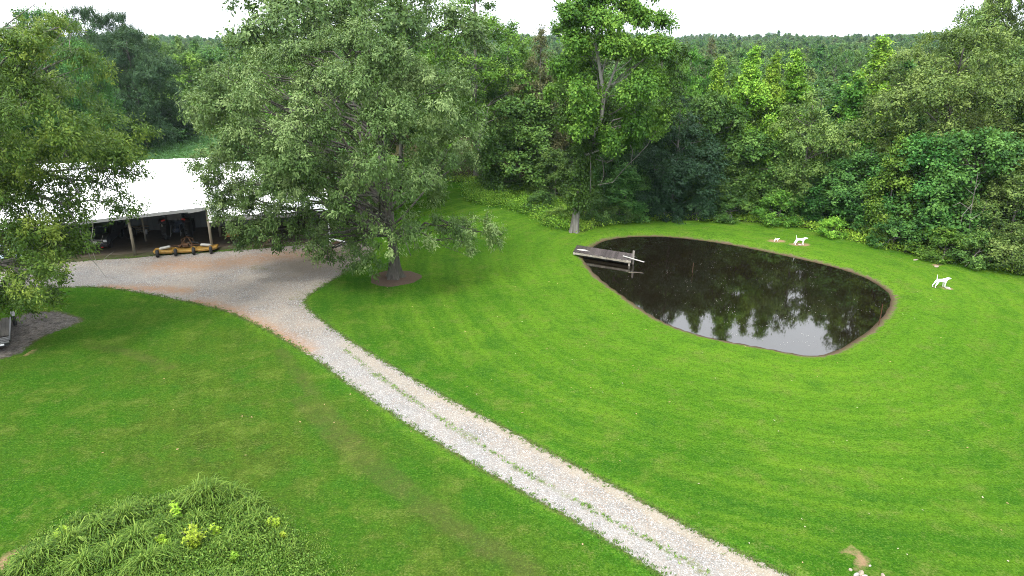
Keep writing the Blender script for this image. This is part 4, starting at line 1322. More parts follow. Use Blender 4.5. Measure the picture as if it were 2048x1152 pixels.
for (x, y), sdv, hs_, sh in zip(tp_, sdw, hscale, shortz):
    n = 6 if hs_ > .25 else 8
    h = hs_ * (1 - .5 * sh) * min(1, max(.3, .5 - sdv * .8)) * rg.uniform(.75, 1.2)
    az = rg.uniform(0, 6.28, n)
    lean = rg.uniform(.25, 1.0, n)
    b = np.stack([x + rg.normal(0, .07, n), y + rg.normal(0, .07, n), np.zeros(n)], 1)
    d = np.stack([np.cos(az), np.sin(az), np.zeros(n)], 1)
    sd = np.stack([-np.sin(az), np.cos(az), np.zeros(n)], 1)
    hh = (h * rg.uniform(.6, 1.15, n))[:, None]
    wd = .017 * rg.uniform(.7, 1.3, n)[:, None]
    ln = lean[:, None]
    m1 = b + d * hh * ln * .22 + np.array([0, 0, 1]) * hh * .55
    m2 = b + d * hh * ln * .62 + np.array([0, 0, 1]) * hh * (.92 - .12 * ln)
    e = b + d * hh * ln * 1.15 + np.array([0, 0, 1]) * hh * (1.0 - .42 * ln)
    v = np.empty((n, 3, 4, 3), np.float32)
    v[:, 0, 0], v[:, 0, 1], v[:, 0, 2], v[:, 0, 3] = b - sd * wd, b + sd * wd, m1 + sd * wd, m1 - sd * wd
    v[:, 1, 0], v[:, 1, 1], v[:, 1, 2], v[:, 1, 3] = m1 - sd * wd, m1 + sd * wd, m2 + sd * wd * .8, m2 - sd * wd * .8
    v[:, 2, 0], v[:, 2, 1], v[:, 2, 2], v[:, 2, 3] = m2 - sd * wd * .8, m2 + sd * wd * .8, e + sd * wd * .1, e - sd * wd * .1
    V.append(v.reshape(-1, 3))
    T.append(np.repeat(np.clip(.38 + .2 * hs_ + rg.normal(0, .12) + rg.normal(0, .2, n), 0, 1), 3))
V = np.vstack(V)
tag(link('long_grass', np_mesh('long_grass', V, np.arange(len(V)).reshape(-1, 4), LEAF['weed'], {'tint': ('FACE', np.concatenate(T))})),
    'unmown island of long arching grass at the lower left of the lawn', 'long grass', None, 'stuff')
spots = []
for i in range(900):
    p = rg.uniform(lo_, hi_)
    if poly_sd(p[None], WEED)[0] > -.15: continue
    spots.append((p[0], p[1], .02, rg.uniform(.12, .4), .3, 22))
scatter_leaves('broadleaf_weeds', rg, spots, .075, .045, 'weed', 'low broad-leaved weeds growing through the long grass at the lower left', 'weeds')
def tufts(name, rng, pts, h, n, leaf, label, cat):
    V, T = [], []
    for x, y in pts:
        m = int(rng.integers(n - 2, n + 3))
        az = rng.uniform(0, 6.28, m)
        d = np.stack([np.cos(az), np.sin(az), np.zeros(m)], 1)
        sd = np.stack([-np.sin(az), np.cos(az), np.zeros(m)], 1)
        b = np.stack([x + rng.normal(0, .035, m), y + rng.normal(0, .035, m), np.full(m, .004)], 1)
        hh = (h * rng.uniform(.5, 1.2) * rng.uniform(.6, 1.1, m))[:, None]
        w = .010 * rng.uniform(.8, 1.6, m)[:, None]
        e = b + d * hh * rng.uniform(.4, 1.2, m)[:, None] + np.array([0, 0, 1]) * hh * .8
        v = np.empty((m, 4, 3), np.float32)
        v[:, 0], v[:, 1], v[:, 2], v[:, 3] = b - sd * w, b + sd * w, e + sd * w * .3, e - sd * w * .3
        V.append(v.reshape(-1, 3))
        T.append(np.clip(rng.normal(.5, .15) + rng.normal(0, .15, m), 0, 1))
    V = np.vstack(V)
    return tag(link(name, np_mesh(name, V, np.arange(len(V)).reshape(-1, 4), LEAF[leaf], {'tint': ('FACE', np.concatenate(T))})), label, cat, None, 'stuff')
rg = np.random.default_rng(64)
pts = []
for a, b in zip(DRIVE, np.roll(DRIVE, -1, 0)):
    L_ = np.linalg.norm(b - a)
    if min(a[1], b[1]) < 14 or max(abs(a[0]), abs(b[0])) > 34: continue
    nn_ = np.array([b[1] - a[1], a[0] - b[0]]) / (L_ + 1e-6)
    for i in range(int(L_ * 34)):
        pts.append(a + (b - a) * rg.uniform() + nn_ * rg.normal(0, .13))
tufts('verge_grass', rg, pts, .075, 6, 'turf', 'short ragged grass growing over both edges of the gravel drive', 'grass')
pts = []
S_ = np.array(STRIP)
for a, b in zip(S_[:-1], S_[1:]):
    L_ = np.linalg.norm(b - a)
    for i in range(int(L_ * 30)):
        q = a + (b - a) * rg.uniform()
        if math.sin(q[0] * 1.9 + 1) + math.sin(q[1] * 3.1) < rg.uniform(-1.6, .9): continue
        pts.append(q + rg.normal(0, .09, 2))
tufts('drive_weeds', rg, pts, .075, 6, 'weed', 'thin broken line of weeds along the crown of the gravel drive', 'weeds')
def seedling(px, py, h, n, label):
    g = G(px, py, .0)
    o = empty('sweetgum_seedling', (g[0], g[1], 0))
    tag(o, label, 'sapling', 'sweetgum seedlings in the long grass')
    r = np.random.default_rng(int(px * 7 + py))
    mb = MB()
    lv, lf, lt = [], [], []
    for k in range(n):
        a = r.uniform(0, 6.28)
        tip = np.array([math.cos(a) * h * .62 * r.uniform(.2, 1), math.sin(a) * h * .62 * r.uniform(.2, 1), h * r.uniform(.6, 1.0)])
        st = bez((0, 0, 0), tip * np.array([.3, .3, .6]), tip, 5)
        mb.tube(st, np.linspace(.009, .004, 5), 4, False)
        for i in range(26):
            q = r.uniform(.4, 1.0)
            p = st[min(4, int(q * 4))] + r.normal(0, h * .085, 3)
            w = r.uniform(0, 6.28)
            R0 = r.uniform(.035, .07)
            tl = nrm(r.normal(size=(1, 3)) * .4 + np.array([[0, 0, 1]]))[0]
            a1 = nrm(np.cross(tl, [[math.cos(w), math.sin(w), .2]]))[0]
            a2 = np.cross(tl, a1)
            b0 = len(lv)
            lv.append(p)
            for s in range(10):      # a five-pointed leaf
                rr_ = R0 * 1.5 if s % 2 == 0 else R0 * .42
                lv.append(p + (a1 * math.cos(s * .6283) + a2 * math.sin(s * .6283)) * rr_ + tl * (.012 if s % 2 else -.008))
            for s in range(10):
                lf.append((b0, b0 + 1 + s, b0 + 1 + (s + 1) % 10))
                lt.append(np.clip(.25 + .6 * q + r.normal(0, .08), 0, 1))
    mb.build('stems', BARK['grey'], o)
    lo = link('leaves', np_mesh('leaves', np.array(lv), np.array(lf), LEAF['lime'], {'tint': ('FACE', lt)}), None, o)
    lo['kind'] = 'stuff'
for a in [(390, 1098, .95, 12, 'largest bushy yellow-green seedling in the middle of the long grass'), (361, 1036, .75, 3, 'upright lime seedling at the back of the long grass'),
          (331, 1092, .55, 4, 'low spreading lime seedling just left of the largest one'), (437, 1074, .6, 3, 'small lime seedling just right of the largest one'),
          (472, 1122, .5, 3, 'short lime seedling below and right of the largest one'), (556, 1062, .65, 4, 'lime seedling at the right rim of the long grass'),
          (574, 1078, .4, 2, 'tiny lime seedling beside the one at the right rim of the long grass'), (128, 1085, .6, 3, 'pale green seedling at the left end of the long grass')]:
    seedling(*a)

# ------------------------------------------------------------------ the pole barn (local frame: u along the front, v into the barn)
BO = G(425, 500)
BROT = R(15)
def B(u, v, z=0.0):
    return (BO[0] + u * math.cos(BROT) - v * math.sin(BROT), BO[1] + u * math.sin(BROT) + v * math.cos(BROT), z)
M_ROOF = paint('white_roof_metal', (.82, .83, .84), .38, .5, 0, .05, .6, (.55, .53, .5), .12)
M_TRIM = paint('white_trim', (.74, .75, .75), .5, .4, 0, .06, 2, (.4, .38, .34), .25)
M_FASCIA = paint('galvanised_sheet', (.26, .265, .265), .5, .5, .1, .12, 2, (.2, .18, .16), .3)
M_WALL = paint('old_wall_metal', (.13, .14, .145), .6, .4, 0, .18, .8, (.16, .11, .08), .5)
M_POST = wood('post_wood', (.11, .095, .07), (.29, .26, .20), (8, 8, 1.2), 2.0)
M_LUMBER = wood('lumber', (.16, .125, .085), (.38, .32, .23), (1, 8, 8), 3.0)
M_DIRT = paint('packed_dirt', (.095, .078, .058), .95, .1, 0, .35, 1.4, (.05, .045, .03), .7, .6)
M_RUBBER = paint('tyre_rubber', (.022, .022, .022), .85, .25, 0, .3, 6, (.10, .085, .065), .5)
M_STEEL = paint('worn_steel', (.30, .30, .30), .45, .5, .6, .25, 6, (.16, .08, .04), .4)
M_BLACK = paint('black_paint', (.016, .017, .019), .35, .5, 0, .2, 4, (.09, .08, .065), .25)
M_YELLOW = paint('mower_yellow', (.27, .155, .028), .6, .3, 0, .3, 2.2, (.10, .065, .03), .85)
M_RUST = paint('rusty_iron', (.085, .045, .022), .85, .2, .2, .4, 5, (.06, .03, .02), .5)
M_GREYPLATE = paint('grey_guard', (.30, .30, .275), .6, .4, 0, .1, 4, (.25, .24, .2), .3)
M_NAVY = paint('navy_tractor_paint', (.012, .024, .055), .4, .5, 0, .2, 4, (.07, .06, .05), .3)
M_RED = paint('red_lens', (.55, .02, .012), .3, .5)
M_WHITEPL = paint('white_plastic', (.72, .73, .74), .5, .4, 0, .05, 4, (.4, .38, .33), .2)
M_CHROME = paint('chrome', (.62, .63, .64), .22, .5, .9, .06)
M_DARKGLASS = paint('dark_glass', (.012, .016, .018), .08, .6)
M_ORANGE = paint('orange_plastic', (.55, .20, .045), .6, .3, 0, .15, 4, (.2, .1, .05), .4)
M_BROWNB = paint('dark_box_wood', (.10, .065, .04), .85, .2, 0, .3, 4)

barn = empty('pole_barn', (BO[0], BO[1], 0), BROT)
tag(barn, 'open-fronted pole barn with a stepped white metal roof behind the gravel yard', 'barn')
UL, UR, US, VB = -14.9, 9.3, .32, 8.2       # left end, right end, step, back wall
def eave_l(u): return 3.72 + .066 * min(u, 0)
RZL, RZR, EZR = 6.2, 5.72, 2.88
def roof_sheet(u0, u1, ez, rz, n):          # ribbed steel, ribs run from the eave to the ridge
    vs, fs, cols = [], [], []
    step = (u1 - u0) / n
    for i in range(n):
        for q, h in ((0, .0), (.78, .0), (.84, .03), (.94, .03)):
            cols.append((u0 + (i + q) * step, h))
    cols.append((u1, 0))
    for u, h in cols:
        for v, z in ((-.45, ez(u)), (VB * .5, (ez(u) * .5 + rz * .5)), (VB + .35, rz + .12)):
            vs.append((u, v, z + h))
    m = len(vs)
    vs += [(x, y, z - .035) for x, y, z in vs]
    c = len(cols)
    for i in range(c - 1):
        for j in range(2):
            a, b, d, e = i * 3 + j, (i + 1) * 3 + j, (i + 1) * 3 + j + 1, i * 3 + j + 1
            fs += [(a, b, d, e), (m + e, m + d, m + b, m + a)]
        fs += [(i * 3, m + i * 3, m + i * 3 + 3, i * 3 + 3), (i * 3 + 2, i * 3 + 5, m + i * 3 + 5, m + i * 3 + 2)]
    for i in (0, c - 1):
        for j in range(2): fs.append((i * 3 + j, i * 3 + j + 1, m + i * 3 + j + 1, m + i * 3 + j))
    return vs, fs
rl = MB()
rl.add(*roof_sheet(UL - .3, US, eave_l, RZL, 17))
o = rl.build('roof', M_ROOF, barn)
o['label'] = 'higher white ribbed roof on the left'
rl = MB()
rl.add(*roof_sheet(US + .02, UR + .25, lambda u: EZR, RZR, 10))
o = rl.build('roof', M_ROOF, barn)
o['label'] = 'lower white ribbed roof on the right under the oak'
def ribbed_wall(p0, p1, zt0, zt1, n, name, mat, z0=0.0):
    p0, p1 = Vector((p0[0], p0[1], 0)), Vector((p1[0], p1[1], 0))
    t = (p1 - p0).normalized()
    nn = Vector((-t.y, t.x, 0))
    L = (p1 - p0).length
    mb = MB()
    cols = []
    for i in range(n):
        for q, h in ((0, 0), (.7, 0), (.78, .03), (.92, .03)): cols.append(((i + q) / n, h))
    cols.append((1, 0))
    vs = []
    for q, h in cols:
        b = p0 + t * (L * q) + nn * h
        zt = zt0 + (zt1 - zt0) * q
        vs += [(b.x, b.y, z0), (b.x, b.y, zt)]
    m = len(vs)
    vs += [(x - nn.x * .03, y - nn.y * .03, z) for x, y, z in vs]
    fs = []
    for i in range(len(cols) - 1):
        a = i * 2
        fs += [(a, a + 2, a + 3, a + 1), (m + a + 1, m + a + 3, m + a + 2, m + a), (a + 1, a + 3, m + a + 3, m + a + 1)]
    mb.add(vs, fs)
    return mb.build(name, mat, barn)
roofz = lambda u, v: (eave_l(u) if u < US else EZR) + ((RZL if u < US else RZR) - (eave_l(u) if u < US else EZR)) * (v + .45) / (VB + .45)
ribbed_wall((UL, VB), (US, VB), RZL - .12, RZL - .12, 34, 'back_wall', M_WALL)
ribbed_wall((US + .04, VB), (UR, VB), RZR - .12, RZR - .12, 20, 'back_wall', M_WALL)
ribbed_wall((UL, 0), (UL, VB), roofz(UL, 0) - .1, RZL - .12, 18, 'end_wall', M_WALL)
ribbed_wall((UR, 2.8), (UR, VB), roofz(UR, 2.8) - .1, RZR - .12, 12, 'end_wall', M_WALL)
gp = MB()      # white sheet closing the step between the two roofs
gp.prism([(-.5, EZR + .12), (-.5, eave_l(0) - .06), (VB + .3, RZL - .02), (VB + .3, RZR + .14)], 'x', US - .03, US + .012)
gp.build('step_panel', M_TRIM, barn)
MB().box((US - .05, -.52, 3.06), (.26, .05, 1.24)).build('corner_trim', M_TRIM, barn)
def fascia(u0, u1, z0, z1, h, name='fascia'):
    mb = MB()
    n = int((u1 - u0) / .23)
    for i in range(n):
        a, b = u0 + (u1 - u0) * i / n, u0 + (u1 - u0) * (i + 1) / n
        za, zb_ = z0 + (z1 - z0) * i / n, z0 + (z1 - z0) * (i + 1) / n
        for (p, q, y, zp, zq) in ((a, a + (b - a) * .72, -.475, za, za + (zb_ - za) * .72), (a + (b - a) * .72, b, -.492, za + (zb_ - za) * .72, zb_)):
            mb.add([(p, y, zp - h), (q, y, zq - h), (q, y, zq - .02), (p, y, zp - .02), (p, y + .02, zp - h), (q, y + .02, zq - h), (q, y + .02, zq - .02), (p, y + .02, zp - .02)],
                   [(0, 1, 2, 3), (7, 6, 5, 4), (0, 4, 5, 1), (3, 2, 6, 7), (1, 5, 6, 2), (0, 3, 7, 4)])
    return mb.build(name, M_FASCIA, barn)
fascia(UL - .25, US - .2, eave_l(UL), eave_l(0), .26)
fascia(US + .1, UR + .2, EZR, EZR, .38)
mb = MB()
mb.add([(-1.3, -.53, 3.62), (-.2, -.53, 3.70), (-.2, -.53, 3.42), (-1.3, -.53, 3.28), (-1.3, -.51, 3.62), (-.2, -.51, 3.70), (-.2, -.51, 3.42), (-1.3, -.51, 3.28)],
       [(3, 2, 1, 0), (4, 5, 6, 7), (0, 1, 5, 4), (1, 2, 6, 5), (2, 3, 7, 6), (3, 0, 4, 7)])
o = mb.build('loose_fascia_sheet', M_FASCIA, barn)
for u, v, r in ((-10.9, .0, .10), (-5.8, .0, .11), (0.0, .0, .11), (4.75, .2, .10), (9.15, .0, .09), (-10.4, 4.1, .09), (-5.9, 4.3, .07), (0.1, 4.3, .09), (7.85, 2.7, .09), (4.6, 4.3, .09)):
    zt = roofz(u, v) - .12
    mb = MB()
    mb.tube([(u, v, -.1), (u + .015, v, zt * .5), (u, v, zt)], [r * 1.08, r, r * .95], 10)
    mb.build('post', M_POST, barn, True)
for k, v in enumerate((1.6, 3.2, 4.8, 6.4)):
    for u0, u1 in ((UL, US - .1), (US + .1, UR)):
        mb = MB()
        za, zb_ = roofz(u0, v) - .1, roofz(u1, v) - .1
        mb.add([(u0, v - .04, za - .14), (u1, v - .04, zb_ - .14), (u1, v - .04, zb_), (u0, v - .04, za), (u0, v + .04, za - .14), (u1, v + .04, zb_ - .14), (u1, v + .04, zb_), (u0, v + .04, za)],
               [(0, 1, 2, 3), (7, 6, 5, 4), (0, 4, 5, 1), (3, 2, 6, 7), (1, 5, 6, 2), (0, 3, 7, 4)])
        mb.build('purlin', M_LUMBER, barn)
mb = MB()
mb.box((UL * .5 + US * .5, -.30, eave_l(-7) - .42), (US - UL - .4, .05, .0 + .01))
mb = MB()
mb.box((4.8, -.06, EZR - .40), (8.7, .05, .22))
mb.build('header_beam', M_LUMBER, barn)
mb = MB()
mb.box((UR + .12, -.42, 1.42), (.11, .09, 2.6)).box((UR + .12, -.50, .10), (.11, .25, .09))
mb.build('downspout', M_TRIM, barn)
fl = MB()
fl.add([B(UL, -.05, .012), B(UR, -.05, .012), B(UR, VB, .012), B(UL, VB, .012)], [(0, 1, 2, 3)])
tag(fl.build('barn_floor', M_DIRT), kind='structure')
M_MOSS = paint('mossy_earth', (.060, .058, .030), .95, .1, 0, .45, 1.5, (.05, .085, .015), .8, .6)
ml = MB()
rr = random.Random(4)
N = 60
row0 = [B(UL + (UR - UL) * i / N, -.42 + .22 * math.sin(i * .5) * rr.random() - (.25 if i < 33 else -.12), .010) for i in range(N + 1)]
row1 = [B(UL + (UR - UL) * i / N, .42 + .2 * rr.random(), .018) for i in range(N + 1)]
ml.add(row0 + row1, [(i, i + 1, N + 2 + i, N + 1 + i) for i in range(N)])
tag(ml.build('mossy_sill', M_MOSS), kind='structure')

# --- things kept in the barn
def wheel(parent, c, axis, r, w, rim_mat=M_STEEL, lugs=0, name='wheel', n=24):
    c, ax = Vector(c), Vector(axis).normalized()
    hub = empty(name, (0, 0, 0))
    hub.parent = parent
    t = MB()
    t.lathe(c, ax, [(-w / 2, r * .55), (-w / 2, r * .86), (-w * .36, r * .97), (0, r), (w * .36, r * .97), (w / 2, r * .86), (w / 2, r * .55)], n)
    a, b = ax.orthogonal().normalized(), None
    b = ax.cross(a)
    for k in range(lugs):
        for s in (-1, 1):
            w0 = 2 * math.pi * (k + (.5 if s > 0 else 0)) / lugs
            d = a * math.cos(w0) + b * math.sin(w0)
            e = a * -math.sin(w0) + b * math.cos(w0)
            p = c + d * (r * 1.0) + ax * (s * w * .24)
            m = Matrix((ax, (e + ax * (s * .6)).normalized(), d)).transposed()
            t.box(p, (w * .42, r * .06, r * .07), m)
    t.build('tyre', M_RUBBER, hub, True)
    rm = MB()
    rm.lathe(c, ax, [(-w * .42, r * .54), (-w * .2, r * .5), (-w * .15, r * .2), (-w * .3, r * .12), (w * .3, r * .12), (w * .15, r * .2), (w * .2, r * .5), (w * .42, r * .54)], n)
    rm.build('rim', rim_mat, hub, True)
    return hub

# tractor, rear towards the yard
tr = empty('tractor', B(-3.35, 4.2), BROT)
tag(tr, 'dark navy cab tractor with red tail lamps parked rear-out in the middle bay', 'tractor')
for s in (-1, 1):
    wheel(tr, (s * .92, .35, .86), (1, 0, 0), .86, .46, M_GREYPLATE, 16)
    wheel(tr, (s * .80, 2.75, .58), (1, 0, 0), .58, .36, M_GREYPLATE, 12)
mb = MB()
mb.box((0, 2.35, 1.22), (.74, 1.9, .66), None, .12).box((0, 1.2, .85), (.5, 2.6, .42), None, .05).box((0, 3.34, 1.1), (.66, .1, .5), None, .04)
mb.build('body', M_NAVY, tr)
mb = MB()
for s in (-1, 1):
    mb.prism([(-.52, 1.62), (-.40, 1.80), (.05, 1.88), (.7, 1.80), (.95, 1.45), (.90, 1.45), (.66, 1.74), (.05, 1.82), (-.36, 1.74), (-.47, 1.6)], 'x', s * .92 - .3, s * .92 + .3)
mb.build('fender', M_BLACK, tr)
mb = MB()
for s in (-1, 1):
    mb.tube([(s * .66, -.2, 1.75), (s * .60, -.05, 2.85)], .035, 6).tube([(s * .62, 1.15, 1.5), (s * .58, 1.0, 2.85)], .03, 6)
mb.build('cab_frame', M_BLACK, tr)
mb = MB()
mb.box((0, .48, 2.92), (1.45, 1.5, .16), None, .06)
mb.build('cab_roof', M_NAVY, tr)
mb = MB()
mb.box((0, -.13, 2.3), (1.16, .015, 1.05)).box((-.62, .5, 2.25), (.015, 1.0, 1.1)).box((.62, .5, 2.25), (.015, 1.0, 1.1))
mb.build('cab_glass', M_DARKGLASS, tr)
for s in (-1, 1):
    mb = MB()
    mb.box((s * .80, -.52, 1.88), (.30, .09, .14), Matrix.Rotation(s * .3, 3, 'Y'), .02)
    mb.build('tail_lamp', M_RED, tr)
mb = MB()
for s in (-1, 1):
    mb.tube([(s * .42, -.1, .62), (s * .40, -.75, .5)], .035, 6).tube([(s * .34, -.05, 1.3), (s * .40, -.6, .55)], .028, 6)
mb.tube([(0, -.05, 1.15), (0, -.8, .95)], .04, 6)
mb.build('hitch', M_STEEL, tr)
mb = MB()
mb.box((0, .45, 1.62), (.5, .45, .12), None, .04).box((0, .68, 1.95), (.5, .1, .6), None, .04)
mb.build('seat', M_BLACK, tr)
mb = MB()
mb.box((-.98, -.35, 1.0), (.08, .06, 1.0))
mb.build('mudguard_stay', M_GREYPLATE, tr)

# wide yellow finishing mower in front of the tractor
mw = empty('finishing_mower', B(-1.95, -.1), BROT)
tag(mw, 'wide yellow three-section mower with rusty hitch standing on the gravel at the barn front', 'mower')
def deck(u0, u1, tilt, name):
    mb = MB()
    m = .5 * (u0 + u1)
    hw = (u1 - u0) / 2
    pts = [(-hw, -.34), (-hw + .18, -.62), (hw - .18, -.62), (hw, -.34), (hw, .55), (-hw, .55)]
    vs, fs = [], []
    rot = Matrix.Rotation(tilt, 3, 'Y')
    for z, sc in ((.14, 1.0), (.26, 1.0), (.31, .93)):
        for p in pts:
            q = rot @ Vector((p[0] * sc, p[1] * sc, z))
            vs.append((m + q.x, q.y, q.z + abs(math.sin(tilt)) * hw))
    for l in range(2):
        for i in range(6):
            j = (i + 1) % 6
            fs.append((l * 6 + i, l * 6 + j, l * 6 + 6 + j, l * 6 + 6 + i))
    fs.append(tuple(range(12, 18)))
    mb.add(vs, fs)
    return mb.build(name, M_YELLOW, mw)
deck(-2.42, -.80, .05, 'wing_deck')
deck(-.78, .78, 0, 'centre_deck')
deck(.80, 2.42, -.05, 'wing_deck')
for u in (-1.95, -.62, .72, 2.0):
    w_ = wheel(mw, (u, -.98, .31), (1, .05, 0), .31, .2, M_RUST, 0, 'caster_wheel', 18)
    mb = MB()
    mb.tube([(u - .15, -.98, .31), (u - .15, -.9, .62), (u, -.75, .66), (u, -.45, .48)], .03, 6).tube([(u + .15, -.98, .31), (u + .15, -.9, .62), (u, -.75, .66)], .03, 6)
    mb.build('caster_arm', M_YELLOW, mw)
for s in (-1, 1):
    mb = MB()
    m = Matrix.Rotation(s * .16, 3, 'Y')
    mb.box((s * 1.55, -.05, .50), (.86, .34, .2), m, .06)
    mb.build('belt_cover', M_GREYPLATE, mw)
mb = MB()
for s in (-1, 1):
    mb.tube([(s * .45, .4, .42), (s * .12, .95, .95), (0, 1.05, 1.0)], .045, 6).tube([(s * .55, -.3, .45), (s * .1, .5, .72)], .04, 6).tube([(s * .35, .35, .5), (s * 1.4, .1, .55)], .035, 6)
    mb.tube([(s * .45, .9, .35), (s * .45, .95, .85), (0, 1.0, 1.05)], .04, 6)
mb.box((0, .1, .55), (.42, .42, .28), None, .05).box((-.45, .2, .5), (.25, .3, .2), None, .04).box((.42, .25, .48), (.22, .25, .2), None, .04)
mb.build('rusty_hitch', M_RUST, mw)
mb = MB()
mb.tube([(.05, .35, .65), (.25, .9, .62), (.9, .5, .58)], .05, 8)
mb.build('drive_shaft', M_BLACK, mw, True)

# black pickup in the left bay
pk = empty('pickup_truck', B(-9.1, 2.0), BROT)
tag(pk, 'black pickup with chrome grille bar and red tow hooks parked nose-out in the left bay', 'truck')
mb = MB()
prof = [(0, .42), (0, .98), (.08, 1.06), (1.2, 1.16), (1.9, 1.68), (3.4, 1.72), (3.65, 1.2), (5.4, 1.18), (5.45, .45)]
mb.prism(prof, 'x', -.92, .92)
o = mb.build('body', M_BLACK, pk)
bm_ = o.modifiers.new('bevel', 'BEVEL')
bm_.width = .05
bm_.segments = 2
mb = MB()
mb.add([(-.78, 1.27, 1.2), (.78, 1.27, 1.2), (.68, 1.86, 1.64), (-.68, 1.86, 1.64), (-.78, 1.24, 1.2), (.78, 1.24, 1.2), (.68, 1.83, 1.66), (-.68, 1.83, 1.66)], [(3, 2, 1, 0), (4, 5, 6, 7), (0, 1, 5, 4), (1, 2, 6, 5), (2, 3, 7, 6), (3, 0, 4, 7)])
mb.build('windscreen', M_DARKGLASS, pk)
MB().box((0, -.04, .90), (1.30, .06, .05), None, .015).box((0, -.04, .74), (1.2, .05, .04), None, .012).box((0, -.035, .62), (1.2, .05, .04), None, .012).build('grille', M_CHROME, pk)
for s in (-1, 1):
    MB().box((s * .76, -.03, .84), (.26, .06, .2), None, .03).build('headlight', M_WHITEPL, pk)
    MB().box((s * .52, -.14, .36), (.16, .12, .09), None, .02).build('tow_hook', M_RED, pk)
    MB().box((s * 1.05, 1.75, 1.25), (.2, .1, .16), None, .04).build('wing_mirror', M_BLACK, pk)
    for yy in (.95, 4.3): wheel(pk, (s * .80, yy, .38), (1, 0, 0), .38, .26, M_STEEL, 0)
MB().box((0, -.1, .48), (1.86, .2, .2), None, .05).build('bumper', M_BLACK, pk)
MB().box((.02, -.085, .78), (.30, .02, .16)).build('front_plate', M_WHITEPL, pk)

# small things about the barn
def bucket(u, v):
    o = empty('bucket', B(u, v), BROT)
    tag(o, 'white plastic bucket standing by the barn back wall left of the tractor', 'bucket')
    mb = MB()
    mb.lathe((0, 0, 0), (0, 0, 1), [(0, .13), (.03, .135), (.34, .16), (.36, .17), (.38, .17), (.38, .155), (.30, .15), (.29, .01)], 18)
    mb.build('pail', M_WHITEPL, o, True)
    mb = MB()
    mb.tube([(-.17, 0, .34), (-.15, .08, .22), (0, .12, .16), (.15, .08, .22), (.17, 0, .34)], .008, 5)
    mb.build('handle', M_STEEL, o)
bucket(-6.45, 6.9)
for u, v, sx, lab in ((.85, 4.1, .42, 'left one of two orange crates on the barn floor behind the corner post'), (1.42, 4.15, .40, 'right one of two orange crates on the barn floor behind the corner post')):
    o = empty('crate', B(u, v), BROT + .05)
    tag(o, lab, 'crate', 'orange crates in the barn')
    mb = MB()
    mb.box((0, 0, .02), (sx, .36, .04)).box((0, -.17, .19), (sx, .025, .30)).box((0, .17, .19), (sx, .025, .30)).box((-sx / 2 + .012, 0, .19), (.025, .31, .30)).box((sx / 2 - .012, 0, .19), (.025, .31, .30))
    mb.build('crate_box', M_ORANGE, o)
    mb = MB()
    for s in (-1, 1): mb.box((0, s * .19, .33), (sx + .04, .02, .05))
    mb.build('rim', M_ORANGE, o)
o = empty('wooden_chest', B(3.4, 1.55), BROT + .2)
tag(o, 'dark wooden chest standing inside the right bay below the oak boughs', 'chest')
mb = MB()
mb.box((0, 0, .27), (.85, .5, .5), None, .02).box((-.44, -.26, .27), (.06, .06, .52)).box((.44, -.26, .27), (.06, .06, .52))
mb.build('chest_body', M_BROWNB, o)
MB().box((0, 0, .545), (.93, .58, .05), None, .015).build('lid', M_LUMBER, o)
o = empty('pallet', B(4.25, -.28), BROT)
tag(o, 'small weathered pallet leaning against the right bay post', 'pallet')
rotp = Matrix.Rotation(-.75, 3, 'Y')
for k in range(5):
    mb = MB()
    c = rotp @ Vector((0, -.36 + k * .18, .035))
    mb.box((c.x, c.y, c.z + .34), (.95, .1, .022), rotp)
    mb.build('slat', M_BROWNB, o)
for k in (-1, 1):
    mb = MB()
    c = rotp @ Vector((k * .42, 0, -.01))
    mb.box((c.x, c.y, c.z + .34), (.07, .86, .06), rotp)
    mb.build('runner', M_LUMBER, o)
rr = random.Random(5)
for k in range(9):
    o = MB().box((0, 0, 0), (3.4 - .3 * rr.random(), .16, .05)).build('board', M_LUMBER)
    o.location = B(-8.0 + .1 * rr.random(), 7.45 + .17 * (k % 3), .08 + .10 * (k // 3) + .14 * (k // 3))
    o.rotation_euler = (0, 0, BROT + rr.uniform(-.02, .02))
    tag(o, 'grey board in the rough lumber stack by the barn back wall', 'board', 'lumber stack in the barn')
for k in range(6):
    o = MB().box((0, 0, 0), (.12, .55, .11)).build('bearer', M_BROWNB)
    o.location = B(-9.0 + 2.0 * (k % 2), 7.62, .03 + .22 * (k // 2) - (.0 if k // 2 else .0))
    o.rotation_euler = (0, 0, BROT)
    tag(o, 'short bearer block between the boards of the lumber stack', 'block', 'bearers in the lumber stack')
o = empty('spare_tyre', B(-7.35, 5.6), BROT)
tag(o, 'large black tyre standing on edge in the shade left of the bucket', 'tyre')
mb = MB()
mb.lathe((0, 0, .55), (.25, 1, .12), [(-.16, .30), (-.16, .48), (-.1, .54), (.1, .54), (.16, .48), (.16, .30), (.08, .27), (-.08, .27)], 24)
mb.build('tyre_body', M_RUBBER, o, True)
o = empty('gutter_piece', B(9.45, -.35), BROT)
tag(o, 'white length of gutter lying on splintered boards at the barn right corner', 'gutter')
mb = MB()
mb.prism([(-.07, .12), (-.06, .02), (.06, .02), (.07, .12), (.055, .12), (.045, .035), (-.045, .035), (-.055, .12)], 'x', 0, 1.5)
g_ = mb.build('gutter_channel', M_TRIM, o)
g_.rotation_euler = (0, R(8), R(-28))
g_.location = (.1, .1, .25)
mb = MB()
mb.box((.75, -.22, .07), (1.4, .16, .05), .5).box((.6, -.3, .13), (1.0, .14, .04), .35).box((.5, -.1, .1), (.9, .12, .05), .62)
mb.build('scrap_boards', M_BROWNB, o)
